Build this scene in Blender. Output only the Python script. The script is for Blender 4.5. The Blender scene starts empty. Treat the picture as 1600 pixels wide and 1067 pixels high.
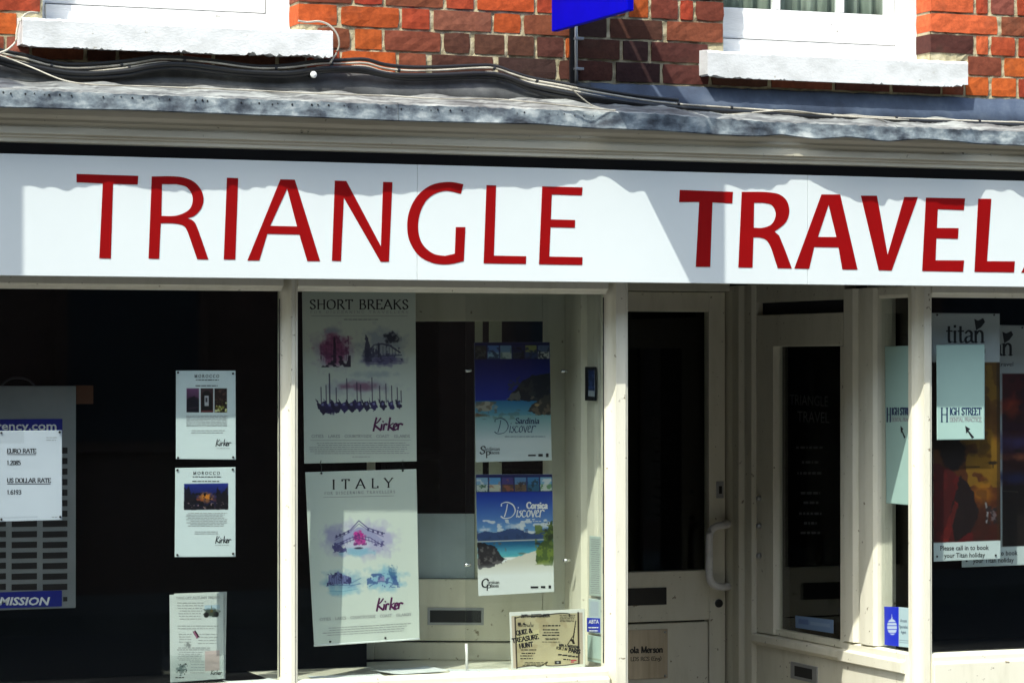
import bpy, bmesh, math, random
import numpy as np
from mathutils import Vector, Matrix
random.seed(7); RNG = np.random.RandomState(11)
SC = bpy.context.scene
COL = SC.collection
# ------------------------------------------------------------------ camera
F = 4500.0; CX = 800.0; CY = 533.5
TH = math.atan(F/11360); PT = math.atan((567-CY)/F); EYE = 1.63; DIST = 9.375
s_, c_ = math.sin(TH), math.cos(TH)
FW = np.array((s_*math.cos(PT), c_*math.cos(PT), math.sin(PT)))
RT = np.array((c_, -s_, 0.0))
UP = np.array((-s_*math.sin(PT), -c_*math.sin(PT), math.cos(PT)))
CAM = np.array((-DIST*s_, -DIST*c_, EYE))
cd = bpy.data.cameras.new('camera'); cam = bpy.data.objects.new('camera', cd); COL.objects.link(cam)
cd.sensor_width = 36; cd.lens = 36*F/1600; cd.clip_end = 500; cd.clip_start = 0.1
cam.matrix_world = Matrix(((RT[0], UP[0], -FW[0], CAM[0]), (RT[1], UP[1], -FW[1], CAM[1]), (RT[2], UP[2], -FW[2], CAM[2]), (0, 0, 0, 1)))
SC.camera = cam
# ------------------------------------------------------------------ light
SUN = Vector((0.55, 0.50, -1.0)).normalized()
SUN_A, SUN_B = 0.55, 0.50                    # shift and depth per metre of fall
w = bpy.data.worlds.new('World'); SC.world = w; w.use_nodes = True
nt = w.node_tree; bg = nt.nodes['Background']
sky = nt.nodes.new('ShaderNodeTexSky'); sky.sky_type = 'NISHITA'; sky.sun_disc = False; sky.dust_density = 2.0; sky.ozone_density = 0.35
sky.sun_elevation = math.asin(-SUN.z); sky.sun_rotation = math.atan2(-SUN.x, -SUN.y)
tint = nt.nodes.new('ShaderNodeMix'); tint.data_type = 'RGBA'; tint.blend_type = 'MULTIPLY'; tint.inputs[0].default_value = 1; tint.inputs[7].default_value = (0.97, 1.035, 0.98, 1)   # the camera's white balance
nt.links.new(sky.outputs[0], tint.inputs[6]); nt.links.new(tint.outputs[2], bg.inputs[0]); bg.inputs[1].default_value = 0.15
ld = bpy.data.lights.new('sun', 'SUN'); ld.energy = 2.0; ld.angle = math.radians(0.5); ld.color = (1.0, 0.985, 0.89)
sun = bpy.data.objects.new('sun', ld); COL.objects.link(sun)
sun.rotation_mode = 'QUATERNION'; sun.rotation_quaternion = SUN.to_track_quat('-Z', 'Y'); sun.location = (-4, -6, 9)
SC.view_settings.view_transform = 'Standard'; SC.view_settings.look = 'None'
SC.view_settings.exposure = 1.42; SC.view_settings.gamma = 1.0; SC.view_settings.use_curve_mapping = False
SC.render.engine = 'CYCLES'
SC.cycles.max_bounces = 10; SC.cycles.transparent_max_bounces = 24; SC.cycles.sample_clamp_indirect = 4.0
SC.cycles.use_denoising = True

# ------------------------------------------------------------------ materials
def srgb(r, g, b):
    f = lambda v: (v/255/12.92) if v/255 <= 0.04045 else ((v/255+0.055)/1.055)**2.4
    return (f(r), f(g), f(b))
def base_mat(name, rough=0.5, metal=0.0, spec=0.5):
    m = bpy.data.materials.new(name); m.use_nodes = True
    b = m.node_tree.nodes['Principled BSDF']
    b.inputs['Roughness'].default_value = rough; b.inputs['Metallic'].default_value = metal
    b.inputs['Specular IOR Level'].default_value = spec
    return m, m.node_tree, b
def noise_mat(name, stops, scale=8, rough=0.5, metal=0.0, detail=6, stretch=(1, 1, 1), bump=0.0, bscale=60, spec=0.5, grit=None):
    m, t, b = base_mat(name, rough, metal, spec)
    tc = t.nodes.new('ShaderNodeTexCoord'); mp = t.nodes.new('ShaderNodeMapping'); mp.inputs['Scale'].default_value = stretch
    t.links.new(tc.outputs['Object'], mp.inputs[0])
    n = t.nodes.new('ShaderNodeTexNoise'); n.inputs['Scale'].default_value = scale; n.inputs['Detail'].default_value = detail; n.inputs['Roughness'].default_value = 0.62
    t.links.new(mp.outputs[0], n.inputs['Vector'])
    r = t.nodes.new('ShaderNodeValToRGB'); e = r.color_ramp.elements
    while len(e) < len(stops): e.new(0.5)
    for k, (p, c) in enumerate(stops): e[k].position = p; e[k].color = (*c, 1)
    t.links.new(n.outputs[0], r.inputs[0]); out = r.outputs[0]
    if grit:                                  # sparse specks of dirt
        n3 = t.nodes.new('ShaderNodeTexNoise'); n3.inputs['Scale'].default_value = grit[0]; n3.inputs['Detail'].default_value = 3
        t.links.new(tc.outputs['Object'], n3.inputs['Vector'])
        r3 = t.nodes.new('ShaderNodeValToRGB'); r3.color_ramp.elements[0].position = grit[1]; r3.color_ramp.elements[1].position = grit[1]+0.06
        t.links.new(n3.outputs[0], r3.inputs[0])
        mx = t.nodes.new('ShaderNodeMix'); mx.data_type = 'RGBA'
        t.links.new(r3.outputs[0], mx.inputs[0]); t.links.new(out, mx.inputs[6]); mx.inputs[7].default_value = (*grit[2], 1)
        out = mx.outputs[2]
    t.links.new(out, b.inputs['Base Color'])
    if bump:
        n2 = t.nodes.new('ShaderNodeTexNoise'); n2.inputs['Scale'].default_value = bscale; n2.inputs['Detail'].default_value = 5
        t.links.new(mp.outputs[0], n2.inputs['Vector'])
        bp = t.nodes.new('ShaderNodeBump'); bp.inputs['Strength'].default_value = bump; bp.inputs['Distance'].default_value = 0.004
        t.links.new(n2.outputs[0], bp.inputs['Height']); t.links.new(bp.outputs[0], b.inputs['Normal'])
    return m
def flat(name, c, rough=0.5, metal=0.0, spec=0.5):
    return noise_mat(name, [(0.3, tuple(v*0.93 for v in c)), (0.7, tuple(min(1, v*1.05) for v in c))], 14, rough, metal, 4, spec=spec)

M = {}
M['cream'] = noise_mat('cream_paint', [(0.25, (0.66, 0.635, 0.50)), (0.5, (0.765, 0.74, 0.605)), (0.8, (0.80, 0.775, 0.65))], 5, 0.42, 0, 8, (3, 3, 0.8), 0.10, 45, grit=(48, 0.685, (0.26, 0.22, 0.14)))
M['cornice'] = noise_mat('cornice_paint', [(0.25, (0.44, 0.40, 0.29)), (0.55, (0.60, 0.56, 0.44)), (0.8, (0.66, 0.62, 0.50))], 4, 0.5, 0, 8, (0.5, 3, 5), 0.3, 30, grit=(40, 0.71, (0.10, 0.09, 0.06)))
M['white'] = noise_mat('white_paint', [(0.25, (0.70, 0.70, 0.69)), (0.6, (0.82, 0.82, 0.81))], 9, 0.5, 0, 8, (0.6, 1, 3), 0.35, 70, grit=(45, 0.71, (0.35, 0.33, 0.29)))
M['sill'] = noise_mat('sill_paint', [(0.28, (0.52, 0.53, 0.52)), (0.55, (0.71, 0.72, 0.72))], 10, 0.65, 0, 9, (1, 1, 1.6), 0.25, 110, grit=(38, 0.69, (0.42, 0.40, 0.34)))
M['sign'] = noise_mat('sign_white', [(0.3, (0.685, 0.74, 0.745)), (0.7, (0.715, 0.77, 0.775))], 3, 0.3, 0, 6, (1, 1, 1), 0.02, 20)
M['red'] = flat('red_letter', (0.27, 0.0006, 0.001), 0.5, 0, 0.2)
M['blue'] = flat('blue_sign', (0.0006, 0.001, 0.40), 0.6, 0, 0.06)
M['lead'] = noise_mat('weathered_lead', [(0.32, (0.012, 0.015, 0.02)), (0.43, (0.075, 0.09, 0.11)), (0.54, (0.20, 0.24, 0.265)), (0.68, (0.50, 0.54, 0.54))], 13, 0.6, 0.1, 10, (0.8, 1.0, 1.5), 0.5, 25)
M['lead_top'] = noise_mat('lead_slope', [(0.30, (0.04, 0.04, 0.04)), (0.45, (0.15, 0.15, 0.145)), (0.66, (0.40, 0.41, 0.38))], 10, 0.6, 0.1, 9, (0.7, 2, 2), 0.5, 25)
M['flash'] = noise_mat('lead_flashing', [(0.3, (0.022, 0.032, 0.058)), (0.55, (0.055, 0.078, 0.125)), (0.8, (0.13, 0.16, 0.21))], 7, 0.7, 0.0, 8, (1, 1, 1), 0.4, 30)
M['old_flash'] = noise_mat('old_lead', [(0.3, (0.03, 0.03, 0.03)), (0.55, (0.085, 0.088, 0.088)), (0.8, (0.20, 0.20, 0.19))], 8, 0.65, 0.1, 8, (1, 1, 1), 0.4, 30)
M['mortar'] = noise_mat('lime_mortar', [(0.3, (0.20, 0.17, 0.10)), (0.45, (0.38, 0.33, 0.20)), (0.7, (0.52, 0.46, 0.31))], 30, 0.9, 0, 10, (1, 1, 1), 0.6, 90)
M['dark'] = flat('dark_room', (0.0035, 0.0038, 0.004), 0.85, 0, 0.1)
M['black'] = flat('black_plastic', (0.012, 0.012, 0.013), 0.45)
M['gap'] = flat('dark_recess_paint', (0.012, 0.013, 0.02), 0.7)
M['cable_white'] = noise_mat('white_cable', [(0.3, (0.20, 0.18, 0.14)), (0.6, (0.55, 0.51, 0.42))], 10, 0.5)
M['steel'] = flat('dull_steel', (0.42, 0.43, 0.44), 0.4, 0.6)
M['chrome'] = flat('chrome_clip', (0.7, 0.7, 0.7), 0.2, 0.9)
M['brass'] = noise_mat('brass_plate', [(0.3, (0.34, 0.28, 0.20)), (0.7, (0.60, 0.53, 0.42))], 3, 0.38, 0.4, 5, (5, 5, 0.4), 0.1, 50)
M['ink'] = flat('black_ink', (0.012, 0.012, 0.016), 0.5)
M['grey_ink'] = flat('grey_ink', (0.28, 0.29, 0.30), 0.5)
M['purple_ink'] = flat('purple_ink', (0.09, 0.006, 0.07), 0.5)
M['navy_ink'] = flat('navy_ink', (0.01, 0.03, 0.09), 0.5)
M['white_ink'] = flat('white_ink', (0.8, 0.82, 0.84), 0.5)
M['paper'] = flat('white_paper', (0.74, 0.78, 0.77), 0.6)
M['aqua'] = noise_mat('frosted_aqua_film', [(0.3, (0.33, 0.58, 0.56)), (0.7, (0.37, 0.63, 0.60))], 3, 0.5)
M['board'] = noise_mat('grey_metal_board', [(0.3, (0.23, 0.25, 0.265)), (0.7, (0.30, 0.32, 0.335))], 6, 0.45, 0.3)
M['blue_strip'] = flat('blue_strip', (0.01, 0.02, 0.27), 0.4)
M['block'] = flat('brown_card', (0.16, 0.065, 0.03), 0.8)
M['pavement'] = noise_mat('pavement_slab', [(0.3, (0.075, 0.07, 0.066)), (0.7, (0.12, 0.115, 0.105))], 3, 0.85, 0, 8, (1, 1, 1), 0.4, 60)
M['road'] = noise_mat('asphalt', [(0.3, (0.04, 0.04, 0.042)), (0.7, (0.065, 0.065, 0.065))], 6, 0.9, 0, 8, (1, 1, 1), 0.6, 120)
M['terrace'] = noise_mat('far_brick', [(0.3, (0.07, 0.035, 0.025)), (0.7, (0.12, 0.06, 0.045))], 8, 0.9)
M['curtain'] = noise_mat('green_curtain', [(0.3, (0.12, 0.16, 0.13)), (0.7, (0.30, 0.34, 0.29))], 20, 0.8, 0, 4, (1, 1, 0.05))
M['dark_timber'] = flat('dark_timber', (0.03, 0.02, 0.012), 0.7)
M['lobby_tile'] = flat('lobby_tile', (0.17, 0.15, 0.12), 0.7)
M['faint_ink'] = flat('faint_etching', (0.055, 0.06, 0.062), 0.6)
M['mirror_tile'] = flat('pale_board', (0.60, 0.66, 0.74), 0.6)

def brick_mat():
    m, t, b = base_mat('brick', 0.85, 0, 0.25)
    oi = t.nodes.new('ShaderNodeObjectInfo'); tc = t.nodes.new('ShaderNodeTexCoord')
    ad = t.nodes.new('ShaderNodeVectorMath'); ad.operation = 'ADD'
    t.links.new(tc.outputs['Object'], ad.inputs[0]); t.links.new(oi.outputs['Random'], ad.inputs[1])
    n = t.nodes.new('ShaderNodeTexNoise'); n.inputs['Scale'].default_value = 55; n.inputs['Detail'].default_value = 9; n.inputs['Roughness'].default_value = 0.7
    t.links.new(ad.outputs[0], n.inputs['Vector'])
    r = t.nodes.new('ShaderNodeValToRGB'); e = r.color_ramp.elements
    e[0].position = 0.28; e[0].color = (0.6, 0.56, 0.56, 1); e[1].position = 0.62; e[1].color = (1.12, 1.1, 1.1, 1)
    t.links.new(n.outputs[0], r.inputs[0])
    mx = t.nodes.new('ShaderNodeMix'); mx.data_type = 'RGBA'; mx.blend_type = 'MULTIPLY'; mx.inputs[0].default_value = 1
    t.links.new(oi.outputs['Color'], mx.inputs[6]); t.links.new(r.outputs[0], mx.inputs[7])
    n2 = t.nodes.new('ShaderNodeTexNoise'); n2.inputs['Scale'].default_value = 11; n2.inputs['Detail'].default_value = 7
    t.links.new(ad.outputs[0], n2.inputs['Vector'])
    r2 = t.nodes.new('ShaderNodeValToRGB'); r2.color_ramp.elements[0].position = 0.60; r2.color_ramp.elements[1].position = 0.78
    r2.color_ramp.elements[1].color = (0.45, 0.45, 0.45, 1)
    t.links.new(n2.outputs[0], r2.inputs[0])
    mx2 = t.nodes.new('ShaderNodeMix'); mx2.data_type = 'RGBA'
    t.links.new(r2.outputs[0], mx2.inputs[0]); t.links.new(mx.outputs[2], mx2.inputs[6]); mx2.inputs[7].default_value = (0.07, 0.045, 0.03, 1)
    t.links.new(mx2.outputs[2], b.inputs['Base Color'])
    n4 = t.nodes.new('ShaderNodeTexNoise'); n4.inputs['Scale'].default_value = 110; n4.inputs['Detail'].default_value = 6
    t.links.new(ad.outputs[0], n4.inputs['Vector'])
    bp = t.nodes.new('ShaderNodeBump'); bp.inputs['Strength'].default_value = 0.2; bp.inputs['Distance'].default_value = 0.004
    t.links.new(n4.outputs[0], bp.inputs['Height']); t.links.new(bp.outputs[0], b.inputs['Normal'])
    return m
M['brick'] = brick_mat()
def glass_mat(name, tint):
    m = bpy.data.materials.new(name); m.use_nodes = True; t = m.node_tree; t.nodes.clear()
    o = t.nodes.new('ShaderNodeOutputMaterial'); mx = t.nodes.new('ShaderNodeMixShader')
    tr = t.nodes.new('ShaderNodeBsdfTransparent'); tr.inputs[0].default_value = (*tint, 1)
    g = t.nodes.new('ShaderNodeBsdfGlossy'); g.inputs['Roughness'].default_value = 0.02
    fr = t.nodes.new('ShaderNodeFresnel'); ge = t.nodes.new('ShaderNodeNewGeometry'); mr = t.nodes.new('ShaderNodeMapRange')
    mr.inputs['To Min'].default_value = 1.45; mr.inputs['To Max'].default_value = 1/1.45      # same reflectance from either side of a thin pane
    t.links.new(ge.outputs['Backfacing'], mr.inputs[0]); t.links.new(mr.outputs[0], fr.inputs[0])
    t.links.new(fr.outputs[0], mx.inputs[0]); t.links.new(tr.outputs[0], mx.inputs[1]); t.links.new(g.outputs[0], mx.inputs[2])
    t.links.new(mx.outputs[0], o.inputs[0])
    return m
M['glass'] = glass_mat('window_glass', (0.95, 0.97, 0.955))
M['acrylic'] = glass_mat('clear_acrylic', (0.965, 0.975, 0.97))
def print_mat():
    m, t, b = base_mat('printed_paper', 0.45)
    a = t.nodes.new('ShaderNodeAttribute'); a.attribute_name = 'Col'
    t.links.new(a.outputs['Color'], b.inputs['Base Color'])
    return m
M['print'] = print_mat()

# ------------------------------------------------------------------ objects
def link(name, me, parent=None, mat=None):
    o = bpy.data.objects.new(name, me); COL.objects.link(o)
    if mat and me is not None: me.materials.append(mat)
    if parent is not None:
        o.parent = parent; o.matrix_parent_inverse = Matrix.Translation(-parent.location)
    return o
def thing(name, label, cat, loc, group=None):
    o = bpy.data.objects.new(name, None); COL.objects.link(o); o.empty_display_size = 0.05
    o.location = Vector(loc); o['label'] = label; o['category'] = cat
    if group: o['group'] = group
    return o
def tag(o, label, cat, group=None):
    o['label'] = label; o['category'] = cat
    if group: o['group'] = group
    return o
def struct(o):
    o['kind'] = 'structure'; return o
class MB:
    def __init__(s): s.v = []; s.f = []
    def add(s, vs, fs):
        n = len(s.v); s.v += [tuple(map(float, v)) for v in vs]; s.f += [tuple(i+n for i in f) for f in fs]; return s
    def box(s, x0, x1, y0, y1, z0, z1):
        return s.add([(x0, y0, z0), (x1, y0, z0), (x1, y1, z0), (x0, y1, z0), (x0, y0, z1), (x1, y0, z1), (x1, y1, z1), (x0, y1, z1)],
                     [(0, 3, 2, 1), (4, 5, 6, 7), (0, 1, 5, 4), (1, 2, 6, 5), (2, 3, 7, 6), (3, 0, 4, 7)])
    def prism(s, poly, a, b):                 # poly: list of 3D points, swept from a to b (vectors added)
        n = len(poly); A = [np.array(p)+np.array(a) for p in poly]; B = [np.array(p)+np.array(b) for p in poly]
        return s.add(A+B, [tuple(range(n)), tuple(range(2*n-1, n-1, -1))]+[(i, i+n, (i+1) % n+n, (i+1) % n) for i in range(n)])
    def tube(s, pts, r, n=8, cap=True):
        pts = [np.array(p, float) for p in pts]; rings = []
        for i, p in enumerate(pts):
            d = pts[min(i+1, len(pts)-1)]-pts[max(i-1, 0)]; d = d/(np.linalg.norm(d)+1e-9)
            a = np.cross(d, (0, 0, 1) if abs(d[2]) < 0.9 else (1, 0, 0)); a /= np.linalg.norm(a); b = np.cross(d, a)
            rr = r[i] if hasattr(r, '__len__') else r
            rings.append([p+rr*(math.cos(2*math.pi*k/n)*a+math.sin(2*math.pi*k/n)*b) for k in range(n)])
        fs = []
        for i in range(len(pts)-1):
            for k in range(n): fs.append((i*n+k, i*n+(k+1) % n, (i+1)*n+(k+1) % n, (i+1)*n+k))
        if cap: fs += [tuple(range(n-1, -1, -1)), tuple((len(pts)-1)*n+k for k in range(n))]
        return s.add([v for R in rings for v in R], fs)
    def build(s, name, mat, parent=None, bevel=0, smooth=False):
        me = bpy.data.meshes.new(name); me.from_pydata(s.v, [], s.f)
        bm = bmesh.new(); bm.from_mesh(me)
        bmesh.ops.recalc_face_normals(bm, faces=bm.faces)
        if bevel:
            ed = [e for e in bm.edges if len(e.link_faces) == 2 and e.calc_face_angle(0) > 0.5]
            bmesh.ops.bevel(bm, geom=ed, offset=bevel, segments=2, profile=0.6, affect='EDGES', clamp_overlap=True)
        bm.to_mesh(me); bm.free()
        if smooth: me.polygons.foreach_set('use_smooth', [True]*len(me.polygons))
        return link(name, me, parent, mat)
# a vertical plane of the place; photo readings are turned into metres on it
class Pl:
    def __init__(s, pt, n, bulge=None):
        s.p = np.array(pt, float); s.n = np.array(n, float)/np.linalg.norm(n); s.t = np.array((-s.n[1], s.n[0], 0.0)); s.bulge = bulge
    def pt(s, px, py, off=0.0):
        px = np.asarray(px, float); py = np.asarray(py, float)
        d = FW+RT*((px-CX)/F)[..., None]+UP*((CY-py)/F)[..., None]
        t = ((s.p-CAM)@s.n)/(d@s.n)
        P = CAM+d*t[..., None]
        o = off+(s.bulge(px, py) if s.bulge else 0.0)
        return P+s.n*np.asarray(o)[..., None]
    def u(s, px): return float((s.pt(px, 567)-s.p)@s.t)
    def z(s, px, py): return float(s.pt(px, py)[2])
    def at(s, u, z, off=0.0): return s.p*np.array((1, 1, 0))+s.t*u+np.array((0, 0, z))+s.n*off
    def ext(s, mb, u0, u1, z0, z1, off, depth):
        P = [s.at(u0, z0, off-depth), s.at(u1, z0, off-depth), s.at(u1, z0, off), s.at(u0, z0, off)]
        return mb.prism(P, (0, 0, 0), (0, 0, z1-z0))
    def box(s, mb, px0, py0, px1, py1, off=0.0, depth=0.03):
        m = (px0+px1)/2
        return s.ext(mb, s.u(px0), s.u(px1), s.z(m, py1), s.z(m, py0), off, depth)
def YP(Y): return Pl((0, Y, 0), (0, -1, 0))
def XP(X): return Pl((X, 0, 0), (-1, 0, 0))
def XY(px, Y): return float(YP(Y).pt(px, 567)[0])
def ZY(px, py, Y): return float(YP(Y).pt(px, py)[2])
def ipl(x, pts):
    return float(np.interp(x, [p[0] for p in pts], [p[1] for p in pts]))
def catmull(pts, k=6, closed=False):
    P = [np.array(p, float) for p in pts]
    if len(P) < 3: return P
    out = []; n = len(P); rng = range(n if closed else n-1)
    for i in rng:
        a, b, c, d = (P[(i-1) % n], P[i], P[(i+1) % n], P[(i+2) % n]) if closed else (P[max(i-1, 0)], P[i], P[i+1], P[min(i+2, n-1)])
        for j in range(k):
            t = j/k; out.append(0.5*((2*b)+(-a+c)*t+(2*a-5*b+4*c-d)*t*t+(-a+3*b-3*c+d)*t**3))
    if not closed: out.append(P[-1])
    return out

# ------------------------------------------------------------------ lettering
G = {  # stroke glyphs: advance; strokes ("~" = smooth)
'A': (.78, "0,0 .39,1 .78,0|.14,.36 .64,.36"), 'B': (.62, ".1,0 .1,1|~.1,1 .42,.98 .5,.78 .4,.55 .1,.53|~.1,.53 .46,.5 .6,.27 .46,.03 .1,0"),
'C': (.74, "~.7,.8 .55,.97 .32,.98 .08,.75 .04,.45 .15,.15 .4,.02 .6,.06 .72,.22"), 'D': (.76, ".1,0 .1,1|~.1,1 .42,.98 .68,.75 .7,.45 .6,.15 .38,.01 .1,0"),
'E': (.58, ".1,0 .1,1|.1,1 .55,1 .55,.86|.1,.53 .45,.53|.1,0 .57,0 .57,.15"), 'F': (.54, ".1,0 .1,1|.1,1 .54,1 .54,.86|.1,.52 .44,.52"),
'G': (.78, "~.7,.8 .55,.97 .32,.98 .08,.75 .04,.45 .15,.15 .4,.02 .6,.05 .7,.12|.7,.08 .7,.42 .52,.42"), 'H': (.78, ".1,0 .1,1|.68,0 .68,1|.1,.52 .68,.52"),
'I': (.26, ".13,0 .13,1"), 'K': (.7, ".1,0 .1,1|.64,1 .1,.48|.26,.6 .7,0"), 'L': (.56, ".1,1 .1,0|.1,0 .56,0 .56,.16"), 'M': (.92, ".1,0 .12,1 .46,.05 .8,1 .82,0"),
'N': (.8, ".1,0 .1,1 .7,0 .7,1"), 'O': (.82, "~.41,1 .12,.85 .03,.5 .12,.15 .41,0 .7,.15 .79,.5 .7,.85 .41,1"), 'P': (.58, ".1,0 .1,1|~.1,1 .42,.97 .54,.74 .42,.5 .1,.46"),
'Q': (.82, "~.41,1 .12,.85 .03,.5 .12,.15 .41,0 .7,.15 .79,.5 .7,.85 .41,1|.45,.12 .85,-.2"), 'R': (.68, ".1,0 .1,1|~.1,1 .42,.97 .54,.76 .42,.54 .1,.5|.32,.5 .7,0"),
'S': (.56, "~.5,.82 .38,.98 .18,.97 .07,.78 .2,.58 .4,.44 .52,.24 .4,.04 .2,.01 .05,.2"), 'T': (.66, ".33,0 .33,1|.02,.86 .02,1 .64,1 .64,.86"),
'U': (.76, "~.1,1 .1,.35 .2,.06 .38,0 .58,.06 .66,.35 .66,1"), 'V': (.76, "0,1 .38,0 .76,1"), 'W': (1.05, "0,1 .28,0 .52,1 .78,0 1.05,1"), 'Y': (.7, "0,1 .35,.48 .7,1|.35,.48 .35,0"),
'Z': (.66, ".06,.86 .06,1 .6,1 .05,0 .62,0 .62,.15"), '&': (.8, "~.75,.45 .6,.1 .3,0 .08,.15 .12,.4 .4,.6 .48,.82 .35,.98 .22,.85 .3,.6 .78,0"),
'a': (.5, "~.08,.52 .22,.64 .38,.55 .4,.35 .4,.1 .5,.02|~.4,.36 .15,.3 .06,.14 .16,0 .4,.14"), 'b': (.54, ".1,1 .1,.05|~.1,.4 .25,.63 .46,.5 .47,.2 .3,0 .1,.1"), 'c': (.46, "~.42,.5 .25,.63 .08,.45 .07,.2 .25,0 .44,.14"),
'd': (.56, ".46,1 .46,0|~.46,.42 .28,.63 .08,.45 .08,.15 .25,0 .46,.14"), 'e': (.48, "~.07,.34 .43,.36 .4,.55 .25,.64 .08,.45 .08,.18 .25,0 .44,.14"), 'g': (.52, "~.42,.5 .25,.63 .08,.45 .12,.22 .3,.2 .42,.4|~.42,.6 .43,.0 .3,-.24 .08,-.16"),
'h': (.58, ".1,1 .1,0|~.1,.4 .28,.63 .44,.55 .47,.35 .47,0"), 'i': (.24, ".12,0 .12,.62|.12,.84 .12,.92"), 'k': (.54, ".1,1 .1,0|.48,.62 .1,.28|.22,.38 .5,0"), 'l': (.24, ".12,1 .12,0"), 'm': (.84, ".1,.62 .1,0|~.1,.42 .25,.63 .4,.55 .42,.3 .42,0|~.42,.42 .58,.63 .72,.55 .74,.3 .74,0"),
'n': (.58, ".1,.62 .1,0|~.1,.4 .28,.63 .44,.55 .47,.35 .47,0"), 'o': (.54, "~.27,.63 .09,.5 .06,.3 .14,.06 .27,0 .42,.08 .48,.32 .42,.54 .27,.63"), 'p': (.54, ".1,.62 .1,-.28|~.1,.42 .25,.63 .46,.5 .47,.2 .3,0 .1,.1"), 'r': (.4, ".1,.62 .1,0|~.1,.36 .2,.58 .38,.6"),
's': (.42, "~.37,.52 .25,.63 .1,.55 .12,.4 .3,.28 .38,.14 .25,0 .06,.1"), 't': (.34, "~.16,.86 .16,.2 .2,.03 .34,.05|.04,.62 .32,.62"), 'u': (.58, "~.1,.62 .1,.2 .2,.02 .38,.08 .46,.2|.46,.62 .46,0"), 'v': (.5, ".02,.62 .25,0 .48,.62"), 'y': (.5, ".02,.62 .25,0|~.48,.62 .25,0 .14,-.24 .02,-.24"), 'f': (.34, "~.34,.95 .2,1 .14,.8 .14,0|.02,.62 .3,.62"),
'0': (.56, "~.28,1 .1,.85 .05,.5 .1,.15 .28,0 .46,.15 .51,.5 .46,.85 .28,1"), '1': (.4, ".08,.84 .22,1 .22,0"), '2': (.54, "~.06,.8 .2,.99 .42,.95 .46,.72 .3,.4 .04,0|.04,0 .5,0"), '3': (.54, "~.06,.88 .25,1 .44,.88 .42,.64 .2,.54|~.2,.54 .45,.46 .48,.2 .3,0 .05,.1"),
'5': (.54, ".46,1 .12,1 .1,.58|~.1,.58 .3,.64 .48,.45 .46,.15 .26,0 .05,.1"), '6': (.54, "~.44,.92 .25,.96 .08,.6 .08,.25 .25,0 .44,.1 .48,.35 .34,.56 .1,.45"), '8': (.54, "~.27,.54 .08,.72 .14,.95 .27,1 .42,.94 .46,.74 .27,.54 .06,.3 .1,.06 .27,0 .46,.08 .49,.3 .27,.54"), '9': (.54, "~.46,.55 .3,.42 .08,.6 .12,.9 .28,1 .45,.88 .46,.5 .35,.1 .12,.02"),
'.': (.2, ".1,.0 .1,.05"), '(': (.3, "~.25,1.05 .1,.7 .1,.3 .25,-.05"), ')': (.3, "~.05,1.05 .2,.7 .2,.3 .05,-.05"), ' ': (.34, ""), '-': (.4, ".06,.36 .34,.36"), '·': (.3, ".13,.4 .17,.4"), ':': (.2, ".1,.05 .1,.1|.1,.5 .1,.55"),
}
SCRIPTS = {
'kirker': ".13,.97 .08,.55 .03,.05|~.27,.93 .17,.66 .07,.5 .15,.3 .27,.1|.31,.5 .28,.12|.345,.7 .35,.72|.39,.52 .36,.12|~.365,.33 .42,.52 .48,.5|.585,.97 .52,.1|~.68,.58 .56,.38 .62,.25 .7,.1|~.70,.30 .79,.40 .79,.54 .73,.52 .70,.3 .74,.12 .83,.2|.87,.54 .84,.14|~.845,.36 .91,.55 1,.5",
'discover': "~.13,.86 .105,.5 .06,.12|~-.02,.14 .06,.02 .22,.1 .31,.45 .26,.82 .12,.99 .0,.9 -.01,.76|.37,.5 .345,.1|.38,.64 .385,.68|~.46,.48 .415,.42 .45,.28 .41,.1 .375,.16|~.55,.45 .50,.48 .47,.25 .51,.1 .57,.2|~.63,.5 .585,.35 .6,.12 .65,.2 .66,.42 .63,.5|.69,.48 .725,.1 .78,.52|~.79,.28 .85,.4 .84,.52 .8,.4 .80,.14 .87,.16|.905,.5 .885,.1|~.89,.33 .94,.52 .99,.46",
}
def parse(sx):
    out = []
    for st in sx.split('|'):
        if not st: continue
        sm = st[0] == '~'; p = [tuple(float(q) for q in a.split(',')) for a in st.lstrip('~').split()]
        out.append((sm, p))
    return out
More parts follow.
